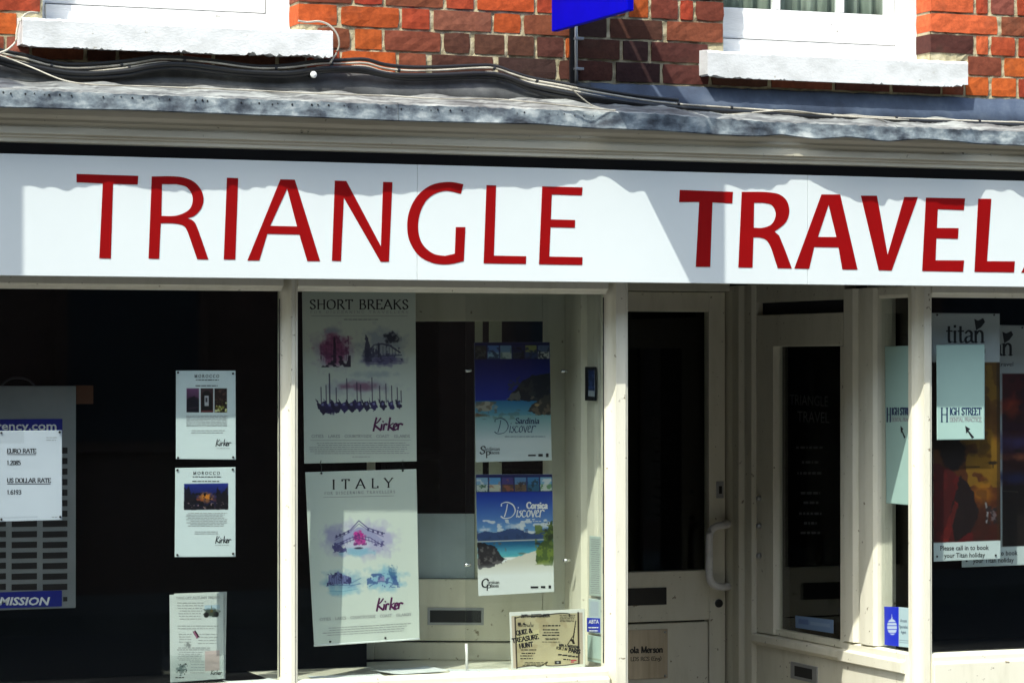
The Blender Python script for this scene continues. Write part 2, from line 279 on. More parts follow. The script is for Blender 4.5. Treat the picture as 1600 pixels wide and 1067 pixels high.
class Text:
    """Flat lettering gathered on one plane; coordinates are photo readings."""
    def __init__(s, pl, off=0.0007): s.pl = pl; s.off = off; s.mb = MB(); s.k = 0
    def _quad(s, P):
        s.k += 1; o = s.off+(s.k % 40)*4e-6
        V = [s.pl.pt(p[0], p[1], o) for p in P]; s.mb.add(V, [tuple(range(len(P)))])
    def stroke(s, pts, thick, thin, nib=0.28):
        for a, b in zip(pts[:-1], pts[1:]):
            a = np.array(a); b = np.array(b); d = b-a; L = np.linalg.norm(d)
            if L < 1e-6: continue
            d /= L; ang = math.atan2(-d[1], d[0]); wd = (thin+(thick-thin)*abs(math.sin(ang-nib)))/2
            nn = np.array((-d[1], d[0]))*wd; e = d*min(wd, thick*0.25)
            s._quad([a-e-nn, b+e-nn, b+e+nn, a-e+nn])
    def line(s, string, x0, base, cap, x1=None, dy=0.0, thick=.15, thin=.05, serif=True, track=.06, shear=0.0, rot=0.0):
        adv = [G.get(ch, G[' '])[0]+track for ch in string]; W = sum(adv)-track
        sx = (x1-x0)/W if x1 else cap
        cr, sr = math.cos(rot), math.sin(rot)
        def T(gx, gy, ox):
            X = (ox+gx+shear*gy)*sx; Y = -gy*cap+dy*X/max(1e-6, (W*sx))
            return (x0+X*cr-Y*sr, base+X*sr+Y*cr)
        ox = 0.0
        for ch, a in zip(string, adv):
            for sm, p in parse(G.get(ch, G[' '])[1]):
                q = catmull(p, 4) if sm else p
                s.stroke([T(x, y, ox) for x, y in q], thick*cap, thin*cap)
                if serif and not ch.isdigit():
                    for i, j in ((0, 1), (-1, -2)):
                        e, n = p[i], p[j]
                        if e[1] in (0, 1, .62) and abs(e[1]-n[1]) > 0.3 and abs(e[1]-n[1]) > abs(e[0]-n[0])*0.9:
                            h = .035; yy = e[1]-h if e[1] > 0 else 0
                            s._quad([T(e[0]-.13, yy, ox), T(e[0]+.13, yy, ox), T(e[0]+.13, yy+h, ox), T(e[0]-.13, yy+h, ox)])
            ox += a
        return s
    def script(s, key, x0, y0, x1, y1, wt=0.09, dy=0.0):
        h = y1-y0
        for sm, p in parse(SCRIPTS[key]):
            q = catmull(p, 5) if sm else p
            s.stroke([(x0+a*(x1-x0), y1-b*h+dy*a) for a, b in q], wt*h, wt*h*0.5, 0.6)
        return s
    def sans(s, string, x0, base, cap, x1=None, dy=0.0, bold=0.0, shear=0.0):
        cu = bpy.data.curves.new('lettering', 'FONT'); cu.body = string; cu.offset = bold; cu.shear = shear; cu.resolution_u = 2
        o = bpy.data.objects.new('lettering', cu); COL.objects.link(o)
        dg = bpy.context.evaluated_depsgraph_get(); me = bpy.data.meshes.new_from_object(o.evaluated_get(dg))
        co = np.array([v.co[:] for v in me.vertices]); fs = [tuple(p.vertices) for p in me.polygons]
        bpy.data.objects.remove(o); bpy.data.curves.remove(cu); bpy.data.meshes.remove(me)
        if len(co) == 0: return s
        W = co[:, 0].max()-co[:, 0].min(); k = cap/0.73
        sx = (x1-x0)/W if x1 else k
        X = (co[:, 0]-co[:, 0].min())*sx; Y = base-co[:, 1]*k+dy*X/max(1e-6, W*sx)
        s.mb.add(list(s.pl.pt(x0+X, Y, s.off)), fs); return s
    def bar(s, x0, y0, x1, y1, dy=0.0):
        s._quad([(x0, y0), (x1, y0+dy), (x1, y1+dy), (x0, y1)]); return s
    def poly(s, P): s._quad(P); return s
    def greek(s, x0, x1, y0, y1, n, dy=0.0, h=0.9, gap=1.1, ragged=True):   # lines of print too small to read
        for k in range(n):
            y = y0+(y1-y0)*k/max(1, n-1); x = x0+(random.uniform(0, (x1-x0)*.12) if ragged else 0); xe = x1-(random.uniform(0, (x1-x0)*.12) if ragged else 0)
            while x < xe:
                L = min(random.uniform(2, 8), xe-x); f = (x-x0)/(x1-x0)*dy; s.bar(x, y+f, x+L, y+h+f); x += L+gap
        return s
    def build(s, mat, parent, name='lettering'):
        return s.mb.build(name, M[mat], parent)

# ------------------------------------------------------------------ painted sheets
def vnoise(gx, gy, scale, seed):
    r = np.random.RandomState(seed); L = r.rand(64, 64)
    x = gx/scale; y = gy/scale; xi = np.floor(x).astype(int); yi = np.floor(y).astype(int); fx = x-xi; fy = y-yi
    fx = fx*fx*(3-2*fx); fy = fy*fy*(3-2*fy); g = lambda a, b: L[(b % 64), (a % 64)]
    return (g(xi, yi)*(1-fx)+g(xi+1, yi)*fx)*(1-fy)+(g(xi, yi+1)*(1-fx)+g(xi+1, yi+1)*fx)*fy
class Canvas:
    def __init__(s, x0, y0, x1, y1, bg, res=1.0):
        s.b = (x0, y0, x1, y1); nx = max(2, int((x1-x0)*res)+1); ny = max(2, int((y1-y0)*res)+1)
        s.gx, s.gy = np.meshgrid(np.linspace(x0, x1, nx), np.linspace(y0, y1, ny)); s.a = np.zeros((ny, nx, 3)); s.a[:] = bg
    def n(s, sc, seed, sy=None): return 0.65*vnoise(s.gx, s.gy*(sc/(sy or sc)), sc, seed)+0.35*vnoise(s.gx, s.gy*(sc/(sy or sc)), sc*.4, seed+5)
    def put(s, m, col):
        m = np.clip(m, 0, 1)[..., None]; s.a = s.a*(1-m)+np.array(col, float)*m; return s
    def rect(s, x0, y0, x1, y1, col, a=1.0):
        m = np.clip(s.gx-x0+.5, 0, 1)*np.clip(x1-s.gx+.5, 0, 1)*np.clip(s.gy-y0+.5, 0, 1)*np.clip(y1-s.gy+.5, 0, 1); return s.put(m*a, col)
    def grad(s, x0, y0, x1, y1, c0, c1):
        t = np.clip((s.gy-y0)/(y1-y0), 0, 1)[..., None]; c = np.array(c0)*(1-t)+np.array(c1)*t
        m = (np.clip(s.gx-x0+.5, 0, 1)*np.clip(x1-s.gx+.5, 0, 1)*np.clip(s.gy-y0+.5, 0, 1)*np.clip(y1-s.gy+.5, 0, 1))[..., None]
        s.a = s.a*(1-m)+c*m; return s
    def ell(s, cx, cy, rx, ry, col, a=1.0, soft=.35, rag=0.0, seed=1, sc=6):
        d = np.sqrt(((s.gx-cx)/rx)**2+((s.gy-cy)/ry)**2)
        if rag: d = d+rag*(s.n(sc, seed)-.5)*2
        return s.put(np.clip((1-d)/soft, 0, 1)*a, col)
    def poly(s, P, col, a=1.0, rag=0.0, seed=3, sc=5):
        gx = s.gx+(rag*(s.n(sc, seed)-.5)*2 if rag else 0); gy = s.gy+(rag*(s.n(sc, seed+9)-.5)*2 if rag else 0)
        ins = np.zeros(gx.shape, bool); n = len(P)
        for i in range(n):
            (xa, ya), (xb, yb) = P[i], P[(i+1) % n]
            c = ((ya > gy) != (yb > gy)) & (gx < (xb-xa)*(gy-ya)/((yb-ya) or 1e-9)+xa); ins ^= c
        return s.put(ins.astype(float)*a, col)
    def line(s, P, wd, col, a=1.0):
        m = np.zeros(s.gx.shape)
        for (xa, ya), (xb, yb) in zip(P[:-1], P[1:]):
            dx, dy = xb-xa, yb-ya; t = np.clip(((s.gx-xa)*dx+(s.gy-ya)*dy)/(dx*dx+dy*dy+1e-9), 0, 1)
            m = np.maximum(m, np.clip(wd/2+.5-np.hypot(s.gx-xa-t*dx, s.gy-ya-t*dy), 0, 1))
        return s.put(m*a, col)
    def speck(s, x0, y0, x1, y1, col, th, sc, seed, a=1.0, sy=None):
        m = np.clip((s.n(sc, seed, sy)-th)/.06, 0, 1)*(s.gx >= x0)*(s.gx <= x1)*(s.gy >= y0)*(s.gy <= y1); return s.put(m*a, col)
def sheet(name, cv, pl, corners, parent, thick=0.0006, rag=None):
    """A thin printed sheet; the four photo corners (tl,tr,br,bl) give its outline on the plane pl."""
    ny, nx = cv.gx.shape; U, V = np.meshgrid(np.linspace(0, 1, nx), np.linspace(0, 1, ny)); tl, tr, br, bl = [np.array(c, float) for c in corners]
    PX_ = ((1-U)*(1-V))[..., None]*tl+(U*(1-V))[..., None]*tr+(U*V)[..., None]*br+((1-U)*V)[..., None]*bl
    P = pl.pt(PX_[..., 0], PX_[..., 1]); n = nx*ny; v = P.reshape(-1, 3)
    border = list(range(nx))+[r*nx+nx-1 for r in range(1, ny)]+[(ny-1)*nx+c for c in range(nx-2, -1, -1)]+[r*nx for r in range(ny-2, 0, -1)]
    step = 6 if pl.bulge else max(nx, ny)
    ci = sorted(set(list(range(0, nx, step))+[nx-1])); ri = sorted(set(list(range(0, ny, step))+[ny-1])); gb = np.array([[r*nx+c for c in ci] for r in ri])
    bk = np.concatenate([v[border]-pl.n*thick, v[gb.ravel()]-pl.n*thick])
    i = np.arange(n).reshape(ny, nx); q = np.stack([i[:-1, :-1], i[1:, :-1], i[1:, 1:], i[:-1, 1:]], -1).reshape(-1, 4)
    nb = len(border); B = np.array(border); nxt = np.roll(np.arange(nb), -1)
    q2 = np.stack([B, B[nxt], n+nxt, n+np.arange(nb)], -1)
    j = np.arange(gb.size).reshape(gb.shape)+n+nb; q3 = np.stack([j[:-1, :-1], j[:-1, 1:], j[1:, 1:], j[1:, :-1]], -1).reshape(-1, 4)
    Q = np.concatenate([q, q2, q3])
    me = bpy.data.meshes.new(name); vv = np.concatenate([v, bk])
    me.vertices.add(len(vv)); me.vertices.foreach_set('co', vv.ravel()); me.loops.add(Q.size); me.loops.foreach_set('vertex_index', Q.ravel().astype(np.int32))
    me.polygons.add(len(Q)); me.polygons.foreach_set('loop_start', np.arange(0, Q.size, 4, dtype=np.int32)); me.update(calc_edges=True)
    c = np.clip(cv.a/255., 0, 1); c = np.where(c <= .04045, c/12.92, ((c+.055)/1.055)**2.4)*0.86
    ca = np.ones((len(vv), 4), np.float32); ca[:n, :3] = c.reshape(-1, 3); ca[n:, :3] = 0.7
    at = me.color_attributes.new('Col', 'FLOAT_COLOR', 'POINT'); at.data.foreach_set('color', ca.ravel())
    return link(name, me, parent, M['print'])
def pins(pl, pts, parent, r=0.0035, mat='steel'):
    for x, y in pts:
        c = pl.pt(x, y); MB().tube([c-pl.n*.001, c+pl.n*.003, c+pl.n*.0045], [r, r, r*.5], 8).build('pin', M[mat], parent, smooth=True)

# ================================================================== STRUCTURE: ground, room
XL, XRt = -2.35, 2.65
struct(MB().box(-14, 14, -2.4, 4.0, -0.2, 0.0).build('pavement', M['pavement']))
struct(MB().box(-60, 60, -9.6, -2.404, -0.3, -0.12).build('road', M['road']))
struct(MB().box(-60, 60, -11.2, -9.604, -0.3, 0.0).build('pavement', M['pavement']))
struct(MB().box(-90, 90, -90, 90, -0.5, -0.35).build('ground', M['road']))
# interior behind the glass
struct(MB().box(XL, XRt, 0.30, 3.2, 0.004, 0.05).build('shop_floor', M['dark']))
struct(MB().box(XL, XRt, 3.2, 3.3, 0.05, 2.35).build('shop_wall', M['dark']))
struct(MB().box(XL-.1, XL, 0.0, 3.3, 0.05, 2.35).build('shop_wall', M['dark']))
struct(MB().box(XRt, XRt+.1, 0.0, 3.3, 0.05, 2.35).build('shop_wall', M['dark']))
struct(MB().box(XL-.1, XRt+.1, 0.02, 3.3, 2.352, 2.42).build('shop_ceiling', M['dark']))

# ================================================================== BRICK BUILDING
bld = thing('brick_building', 'red and burnt brick upper storey with two white sash windows', 'building', (0, 0.1, 2.5))
PITCH = (ZY(800, 20, 0)-ZY(800, 123, 0))/3; Z3 = ZY(800, 123, 0)           # bottom of the fourth course
def course(k): return Z3+(3-k)*PITCH                                      # bottom of course k (0 = the one cut by the frame's top at the centre)
WL = (XY(60, 0)+.012, XY(470, 0)-.004); WR = (XY(1131, 0), XY(1456, 0)); ZS = 2.62      # window openings
ZTOP = course(-5)
mb = MB(); Yb0, Yb1 = 0.004, 0.26
def bed(x0, x1, z0, z1):
    nx = max(2, int((x1-x0)/.02)); nz = max(2, int((z1-z0)/.02)); vs = []; fs = []
    for j in range(nz+1):
        for i in range(nx+1): vs.append((x0+(x1-x0)*i/nx, Yb0+random.uniform(-.003, .003), z0+(z1-z0)*j/nz))
    for j in range(nz):
        for i in range(nx): a = j*(nx+1)+i; fs.append((a, a+1, a+nx+2, a+nx+1))
    mb.add(vs, fs); mb.box(x0, x1, Yb0+.008, Yb1, z0, z1)
WSL = (ZY(270, 30, 0.1), ); ZO = 2.665
bed(XL, WL[0], 2.44, ZTOP); bed(WL[1], WR[0], 2.44, ZTOP); bed(WR[1], XRt, 2.44, ZTOP)
bed(WL[0], WL[1], 2.44, ZO); bed(WR[0], WR[1], 2.44, ZO)
mb.build('mortar_bed', M['mortar'], bld)
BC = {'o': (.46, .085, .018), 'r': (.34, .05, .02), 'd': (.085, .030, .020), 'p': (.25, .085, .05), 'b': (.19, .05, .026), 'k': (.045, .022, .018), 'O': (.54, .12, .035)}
nbrick = [0]
def brick(x0, x1, z0, z1, c, depth=0.05, side=0):
    nx = max(3, int((x1-x0)/.028)); nz = 3; pr = -random.uniform(.001, .0045); vs = []; fs = []
    ch = random.random() < .3
    for j in range(nz+1):
        for i in range(nx+1):
            u, v = i/nx, j/nz; ex = i in (0, nx); ez = j in (0, nz)
            x = x0+(x1-x0)*u; z = z0+(z1-z0)*v; y = pr+random.uniform(-.0012, .0012)
            if ex or ez: y += random.uniform(.0004, .0018)
            if ex and ez:
                x += (-.002 if i else .002)*random.uniform(0, 2.4 if ch else .5); z += (-.002 if j else .002)*random.uniform(0, 2.4 if ch else .5); y += .0006
            elif ez: z += random.uniform(-.0009, .0009)
            elif ex: x += random.uniform(-.0008, .0008)
            vs.append((x, y, z))
    for j in range(nz):
        for i in range(nx): a = j*(nx+1)+i; fs.append((a, a+1, a+nx+2, a+nx+1))
    bd = list(range(nx+1))+[r*(nx+1)+nx for r in range(1, nz+1)]+[nz*(nx+1)+i for i in range(nx-1, -1, -1)]+[r*(nx+1) for r in range(nz-1, 0, -1)]
    n = len(vs)
    for b in bd: vs.append((vs[b][0], depth, vs[b][2]))
    for k in range(len(bd)): k2 = (k+1) % len(bd); fs.append((bd[k], n+k, n+k2, bd[k2]))
    me = bpy.data.meshes.new('brick'); me.from_pydata(vs, [], fs)
    bm = bmesh.new(); bm.from_mesh(me); bmesh.ops.recalc_face_normals(bm, faces=bm.faces); bm.to_mesh(me); bm.free()
    o = link('brick', me, bld, M['brick']); g = random.uniform(.82, 1.15); cc = BC[c]
    o.color = (cc[0]*g, cc[1]*g*random.uniform(.85, 1.2), cc[2]*g, 1); nbrick[0] += 1
    return o
# courses traced from the photograph: k, [(x0,x1,colour)...] in photo readings on the wall plane
ROWS = {  # dark codes right of the conduit and under sills also carry painted shade
 -1: [(472, 530, 'b'), (534, 590, 'r'), (594, 690, 'o'), (694, 745, 'r'), (749, 838, 'o'), (842, 890, 'b'), (894, 985, 'r'), (989, 1035, 'r'), (1039, 1131, 'd'), (1456, 1521, 'O'), (1527, 1544, 'r'), (1550, 1585, 'p'), (1591, 1640, 'r')],
 0: [(472, 549, 'b'), (554, 597, 'r'), (603, 692, 'b'), (698, 740, 'r'), (746, 834, 'o'), (840, 882, 'r'), (887, 930, 'b'), (935, 978, 'b'), (983, 1013, 'o'), (1018, 1059, 'b'), (1064, 1083, 'r'), (1088, 1131, 'b'), (1456, 1559, 'O'), (1566, 1650, 'b')],
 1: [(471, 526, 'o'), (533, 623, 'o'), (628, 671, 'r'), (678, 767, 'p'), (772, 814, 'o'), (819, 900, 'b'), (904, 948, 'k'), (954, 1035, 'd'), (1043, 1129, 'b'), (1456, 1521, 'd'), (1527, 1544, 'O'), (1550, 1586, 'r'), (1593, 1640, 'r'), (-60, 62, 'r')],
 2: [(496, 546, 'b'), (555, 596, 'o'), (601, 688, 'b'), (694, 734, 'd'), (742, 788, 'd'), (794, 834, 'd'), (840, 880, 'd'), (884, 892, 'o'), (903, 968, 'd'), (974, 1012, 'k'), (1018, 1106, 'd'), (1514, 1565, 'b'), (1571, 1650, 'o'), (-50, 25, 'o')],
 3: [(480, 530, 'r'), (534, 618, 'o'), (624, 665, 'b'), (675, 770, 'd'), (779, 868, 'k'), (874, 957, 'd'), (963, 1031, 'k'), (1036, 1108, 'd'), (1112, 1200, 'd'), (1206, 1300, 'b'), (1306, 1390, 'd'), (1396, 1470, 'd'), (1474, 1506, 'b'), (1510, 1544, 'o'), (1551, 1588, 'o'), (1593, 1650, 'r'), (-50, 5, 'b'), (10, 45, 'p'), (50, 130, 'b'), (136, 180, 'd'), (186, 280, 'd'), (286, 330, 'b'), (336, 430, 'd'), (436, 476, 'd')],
}
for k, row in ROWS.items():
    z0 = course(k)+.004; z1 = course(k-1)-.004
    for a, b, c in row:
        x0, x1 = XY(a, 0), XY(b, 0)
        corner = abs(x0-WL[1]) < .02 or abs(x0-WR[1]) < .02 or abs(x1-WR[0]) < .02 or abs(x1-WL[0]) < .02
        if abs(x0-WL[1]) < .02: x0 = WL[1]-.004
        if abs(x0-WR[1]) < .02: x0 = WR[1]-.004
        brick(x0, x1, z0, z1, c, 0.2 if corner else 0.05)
for k in range(-4, -1):                         # the courses just above the picture
    z0 = course(k)+.004; z1 = course(k-1)-.004
    for a, b in ((XL, WL[0]), (WL[1], WR[0]), (WR[1], XRt)):
        x = a-.003; i = k
        while x < b-.03:
            L = (.205 if i % 2 else .098)+random.uniform(-.006, .006); e = min(x+L, b+.003)
            if b+.003-e < .04: e = b+.003
            brick(x, e, z0, z1, random.choice('oorrbbdp'), 0.2 if (x < a or e > b) else .05); x = e+.011; i += 1
for k in (1, 2, 3, 0, -1):                              # the wall just left of the picture
    z0 = course(k)+.004; z1 = course(k-1)-.004; x = XY({1: -66, 2: -56, 3: -56}.get(k, 60), 0)
    i = k
    while x > XL+.03:
        L = (.205 if i % 2 else .098); brick(max(XL, x-L), x, z0, z1, random.choice('oorrbbdp')); x -= L+.011; i += 1
for k in (-1, 0, 1, 2, 3):
    z0 = course(k)+.004; z1 = course(k-1)-.004; x = XY(max(b for a, b, c in ROWS[k]), 0)+.011; i = k
    while x < XRt-.03:
        L = (.205 if i % 2 else .098); brick(x, min(XRt, x+L), z0, z1, random.choice('oorrbbdp')); x += L+.011; i += 1

def rough_bar(x0, x1, y0, y1, z0, z1, name, mat, parent, rag=0.007, n=150):
    """A painted stone sill: top falls outward, the lower arris is ragged."""
    vs = []; fs = []
    rz = np.cumsum(RNG.randn(n+1)*.0016); rz -= np.linspace(rz[0], rz[-1], n+1); rz = np.clip(rz+RNG.randn(n+1)*.0024, -rag, rag)
    for i in range(n+1):
        x = x0+(x1-x0)*i/n; t = RNG.randn()*.0008
        vs += [(x, y0+.006, z1-.004+t), (x, y0, z1-.012+t), (x, y0, z0+rz[i]), (x, y0+.004, z0+rz[i]+.003), (x, y1, z0+.004), (x, y1, z1+.012)]
    for i in range(n):
        for k in range(6): a = i*6+k; b = i*6+(k+1) % 6; fs.append((a, b, b+6, a+6))
    fs += [tuple(range(6)), tuple(n*6+k for k in range(5, -1, -1))]
    mb = MB(); mb.add(vs, fs); return mb.build(name, M[mat], parent)
YS = -0.068; YSL = -0.085
zl0, zl1 = ZY(278, 79, YSL), ZY(278, 36, YSL); zr0, zr1 = ZY(1310, 126, YS), ZY(1310, 86, YS)
rough_bar(XY(35, YSL), XY(520, YSL), YSL, 0.11, zl0, zl1, 'window_sill', 'sill', bld)
rough_bar(XY(1106, YS), XY(1513, YS), YS, 0.11, zr0, zr1, 'window_sill', 'sill', bld)
# sash windows: frames sit 0.10 m inside the wall
def sash_window(x0, x1, zs, zrail0, zrail1, bars):
    Yf = 0.105; zt = ZTOP-.05
    b = MB(); b.box(x0, x0+.03, Yf, Yf+.09, zs, zt); b.box(x1-.075, x1, Yf-.005, Yf+.09, zs, zt); b.box(x0+.03, x1-.075, Yf-.008, Yf+.09, zs, zrail0-.006)
    wn = b.build('sash_window', M['white'], bld, bevel=.003)
    xa, xb = x0+.032, x1-.078; r = MB(); r.box(xa, xb, Yf+.012, Yf+.05, zrail0, zrail1); r.build('sash_rail', M['white'], wn, bevel=.004)
    r = MB(); r.box(xb-.03, xb, Yf+.016, Yf+.05, zrail1+.001, zt); r.build('sash_stile', M['white'], wn, bevel=.004)
    for xc in bars:
        r = MB(); r.box(xc-.012, xc+.012, Yf+.016, Yf+.045, zrail1+.001, zt); r.build('glazing_bar', M['white'], wn, bevel=.003)
    xs = [xa]+list(bars)+[xb-.03]
    for p, q in zip(xs[:-1], xs[1:]):
        MB().box(p+.012, q-.012, Yf+.030, Yf+.034, zrail1-.003, zt).build('pane', M['glass'], wn)
    MB().box(x0, x1, .255, .258, zs, zt).build('blind_backing', M['dark'], wn)
    return wn
Yg = 0.117
sash_window(WL[0], WL[1], zl1+.006, ZY(270, 14, Yg), ZY(270, -32, Yg), [XY(190, Yg), XY(300, Yg)])
sash_window(WR[0], WR[1], zr1+.006, ZY(1280, 66, Yg), ZY(1280, 19, Yg), [XY(1216, Yg), XY(1316, Yg)])
for (x0, x1, lab) in ((WL[0]+.04, WL[1]-.08, 'pale green curtain behind the upstairs window at the upper left'), (WR[0]+.04, WR[1]-.08, 'grey green pleated curtain behind the upstairs panes at the upper right')):
    vs = []; n = 70
    for i in range(n+1):
        x = x0+(x1-x0)*i/n; y = .20+.014*math.sin(i*1.05)+.006*math.sin(i*2.7)
        vs += [(x, y, zr1), (x, y, ZTOP-.06), (x, y+.003, ZTOP-.06), (x, y+.003, zr1)]
    fs = [(i*4+k, i*4+(k+1) % 4, (i+1)*4+(k+1) % 4, (i+1)*4+k) for i in range(n) for k in range(4)]
    o = MB().add(vs, fs).build('curtain', M['curtain'], smooth=True); tag(o, lab, 'curtain')

# ================================================================== SHOPFRONT
shop = thing('shopfront', 'cream painted timber shopfront with lead capped cornice and recessed doorway', 'shopfront', (0, 0, 0))
# --- lead: flashing on the wall, weathered slope, front band with a wavy lip
YE = -0.31
BT = [(-200, 131), (0, 138), (500, 158), (960, 174), (1040, 178), (1215, 190), (1600, 205), (1900, 216)]
BB = [(-200, 163), (0, 167), (180, 171), (350, 177), (540, 185), (620, 188), (850, 193), (955, 200), (1040, 203), (1162, 211), (1200, 211), (1228, 208), (1285, 216), (1327, 213), (1390, 220), (1442, 216), (1519, 222), (1600, 226), (1900, 240)]
SHD = [(-100, 292), (33, 290), (60, 292), (110, 299), (135, 294), (160, 286), (230, 296), (320, 300), (350, 294), (385, 298), (430, 290), (470, 299), (520, 307), (560, 306), (620, 301), (690, 297), (720, 299), (800, 291), (860, 296), (905, 282), (925, 277), (950, 279), (965, 288), (985, 300), (1010, 297), (1060, 300), (1141, 289), (1165, 300), (1205, 297), (1225, 283), (1245, 278), (1262, 279), (1280, 291), (1310, 303), (1345, 316), (1380, 323), (1396, 315), (1430, 314), (1460, 318), (1505, 325), (1530, 318), (1545, 296), (1575, 297), (1600, 309), (1700, 318), (1900, 325)]
FY = -0.20
SPX = np.linspace(-400, 2000, 200); SX = np.array([XY(p, FY) for p in SPX]); LPX = SPX; LX = np.array([XY(p, YE) for p in LPX])
GX = np.linspace(XL-.3, XRt+.3, 420); GP = []; GZ = []
for X in GX:                                    # how far the lip stands out and hangs down, from where its shade falls on the board
    px = np.interp(X, LX, LPX); z0 = ZY(px, ipl(px, BB), YE); p = .11; zl = z0
    for _ in range(5):
        pxs = np.interp(X+SUN_A/SUN_B*p, SX, SPX); zs = ZY(pxs, ipl(pxs, SHD), FY); p = min(max((z0-zs)*SUN_B, .067), .135); zl = zs+p/SUN_B
    GP.append(p); GZ.append(min(max(zl, z0-.004), z0+.007))
ker = np.exp(-np.linspace(-2, 2, 5)**2); ker /= ker.sum()
GP = np.array(GP)+RNG.randn(len(GP))*.0035
GP = np.convolve(np.pad(GP, 2, 'edge'), ker, 'valid'); GZ = np.convolve(np.pad(GZ, 2, 'edge'), ker, 'valid')
def lip(X):
    px = np.interp(X, LX, LPX); p = float(np.interp(X, GX, GP))
    return p, float(np.interp(X, GX, GZ)), ZY(px, ipl(px, BT), FY-p)
def lead_sheet(x0, x1):
    n = int((x1-x0)/.012); vs = []; fs = []; m = 9
    for i in range(n+1):
        X = x0+(x1-x0)*i/n; p, zl, zt = lip(X); ye = FY-p; t = RNG.randn(4)*.0011
        wv = .004*math.sin(X*17)+.003*math.sin(X*41+1)
        vs += [(X, -.03, zt+.056+wv), (X, -.12, zt+.040+wv+t[0]), (X, -.20, zt+.022+wv*.6+t[1]), (X, -.243, zt+.010+t[2]), (X, ye+.006, zt+.0015+t[3]), (X, ye+.001, zt-.003+t[3]), (X, ye+.002+t[0]*.8, (zt+zl)/2), (X, ye, zl), (X, ye+.012, zl+.004)]
    for i in range(n):
        for k in range(m-1): a = i*m+k; fs.append((a, a+1, a+1+m, a+m))
    # a thin sheet with its own underside
    N = len(vs); vs2 = [(x, y+.003, z-.003) for x, y, z in vs]; fs2 = [tuple(N+q for q in reversed(f)) for f in fs]
    me = MB().add(vs+vs2, fs+fs2+[(k, k+1, N+k+1, N+k) for k in range(m-1)]+[(n*m+k+1, n*m+k, N+n*m+k, N+n*m+k+1) for k in range(m-1)]).build('lead_sheet', M['lead'], shop, smooth=True)
    me.data.set_sharp_from_angle(angle=math.radians(35)); me.data.materials.append(M['lead_top'])
    for f in me.data.polygons:
        c = f.center
        if abs(f.normal[2]) > .55 or c[1] > -.25: f.material_index = 1
    return me
j1, j2 = XY(623, YE), XY(1405, YE)
lead_sheet(XL, j1-.0015); lead_sheet(j1, j2-.0015); lead_sheet(j2, XRt)
def lead_z(px): return ZY(px, ipl(px, BT), YE)
def flashing(x0, x1, mat):
    vs = []; n = int((x1-x0)/.022)
    for i in range(n+1):
        X = x0+(x1-x0)*i/n; px = np.interp(X, LX, LPX); zt = lead_z(px); a = RNG.randn()*.0012
        ztop = course(3)-.004
        vs += [(X, -.004, ztop+a), (X, -.012+a, ztop-.006), (X, -.022+a, (ztop+zt+.055)/2), (X, -.048, zt+.050+a), (X, -.04, zt+.046), (X, .004, ztop-.03)]
    fs = [(i*6+k, i*6+(k+1) % 6, (i+1)*6+(k+1) % 6, (i+1)*6+k) for i in range(n) for k in range(6)]+[tuple(range(6)), tuple(n*6+k for k in range(5, -1, -1))]
    return MB().add(vs, fs).build('lead_flashing', M[mat], shop, smooth=True)
xf = XY(925, -.02); flashing(XL, xf-.001, 'old_flash'); flashing(xf, XRt, 'flash')
nl = MB()                                        # row of small nails along the band
for i in range(74):
    px = 5+i*15.5+random.uniform(-6, 6)
    if random.random() < .15: continue
    if px > 965: break
    py = ipl(px, BT)+7+random.uniform(-1.2, 1.2); c = YP(YE-.002).pt(px, py); r = random.uniform(.0012, .0034)
    c[1] = FY-lip(float(c[0]))[0]+.001; nl.tube([c+np.array((0, .008, 0)), c-np.array((0, .0012, 0))], r, 6)
o = nl.build('nail_row', M['black'], shop); o['kind'] = 'stuff'
# --- cornice moulding under the lead (profile: depth, photo row at the centre)
prof = [(-.262, 183), (-.259, 195), (-.254, 203), (-.244, 209), (-.244, 213), (-.240, 214), (-.232, 218), (-.232, 220), (-.238, 221), (-.238, 231), (-.230, 232), (-.229, 236), (-.223, 237), (-.223, 243)]
poly = [(0, y, ZY(800, p, y)) for y, p in prof]; zlast = poly[-1][2]
poly += [(0, -.10, zlast), (0, -.10, poly[0][2]+.03), (0, -.25, poly[0][2]+.008)]
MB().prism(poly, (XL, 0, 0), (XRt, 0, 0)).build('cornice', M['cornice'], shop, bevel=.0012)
MB().box(XL, XRt, -.165, .002, 1.897, zlast+.02).build('fascia_backing', M['gap'], shop)
# --- head under the sign, posts, cills
Yp = -.035; zh0 = ZY(700, 457, Yp)
def head(x0, x1, name='window_head'):
    poly = [(0, Yp, 1.896), (0, Yp, zh0+.016), (0, Yp+.012, zh0+.010), (0, Yp+.020, zh0), (0, .03, zh0), (0, .03, 1.896)]
    return MB().prism(poly, (x0, 0, 0), (x1, 0, 0)).build(name, M['cream'], shop, bevel=.0015)
def post(pxa, pxb, name='post', z0=0.0, right=None):
    x0, x1 = XY(pxa, .008), XY(pxb, Yp); pr = []
    pr.append((x0, .03)); pr.append((x0, .006))
    for k in range(1, 7):                         # quarter-round on the left arris
        a = k/6*math.pi/2; pr.append((x0+.026*math.sin(a)*1.0, .006-(.006-Yp)*(1-math.cos(a))))
    pr += [(x1-.010, Yp), (x1-.0085, Yp+.006), (x1-.006, Yp+.004), (x1, Yp+.006), (x1, .03)]
    return MB().prism([(x, y, 0) for x, y in pr], (0, 0, z0), (0, 0, 1.8958)).build(name, M['cream'], shop)
post(437, 466); p3 = post(943, 982)
xp1 = (XY(437, .008), XY(466, Yp)); xp2 = (XY(943, .008), XY(982, Yp))
head(XL, xp1[0]-.0005); head(xp1[1]+.0005, xp2[0]-.0005)
ZC = .632
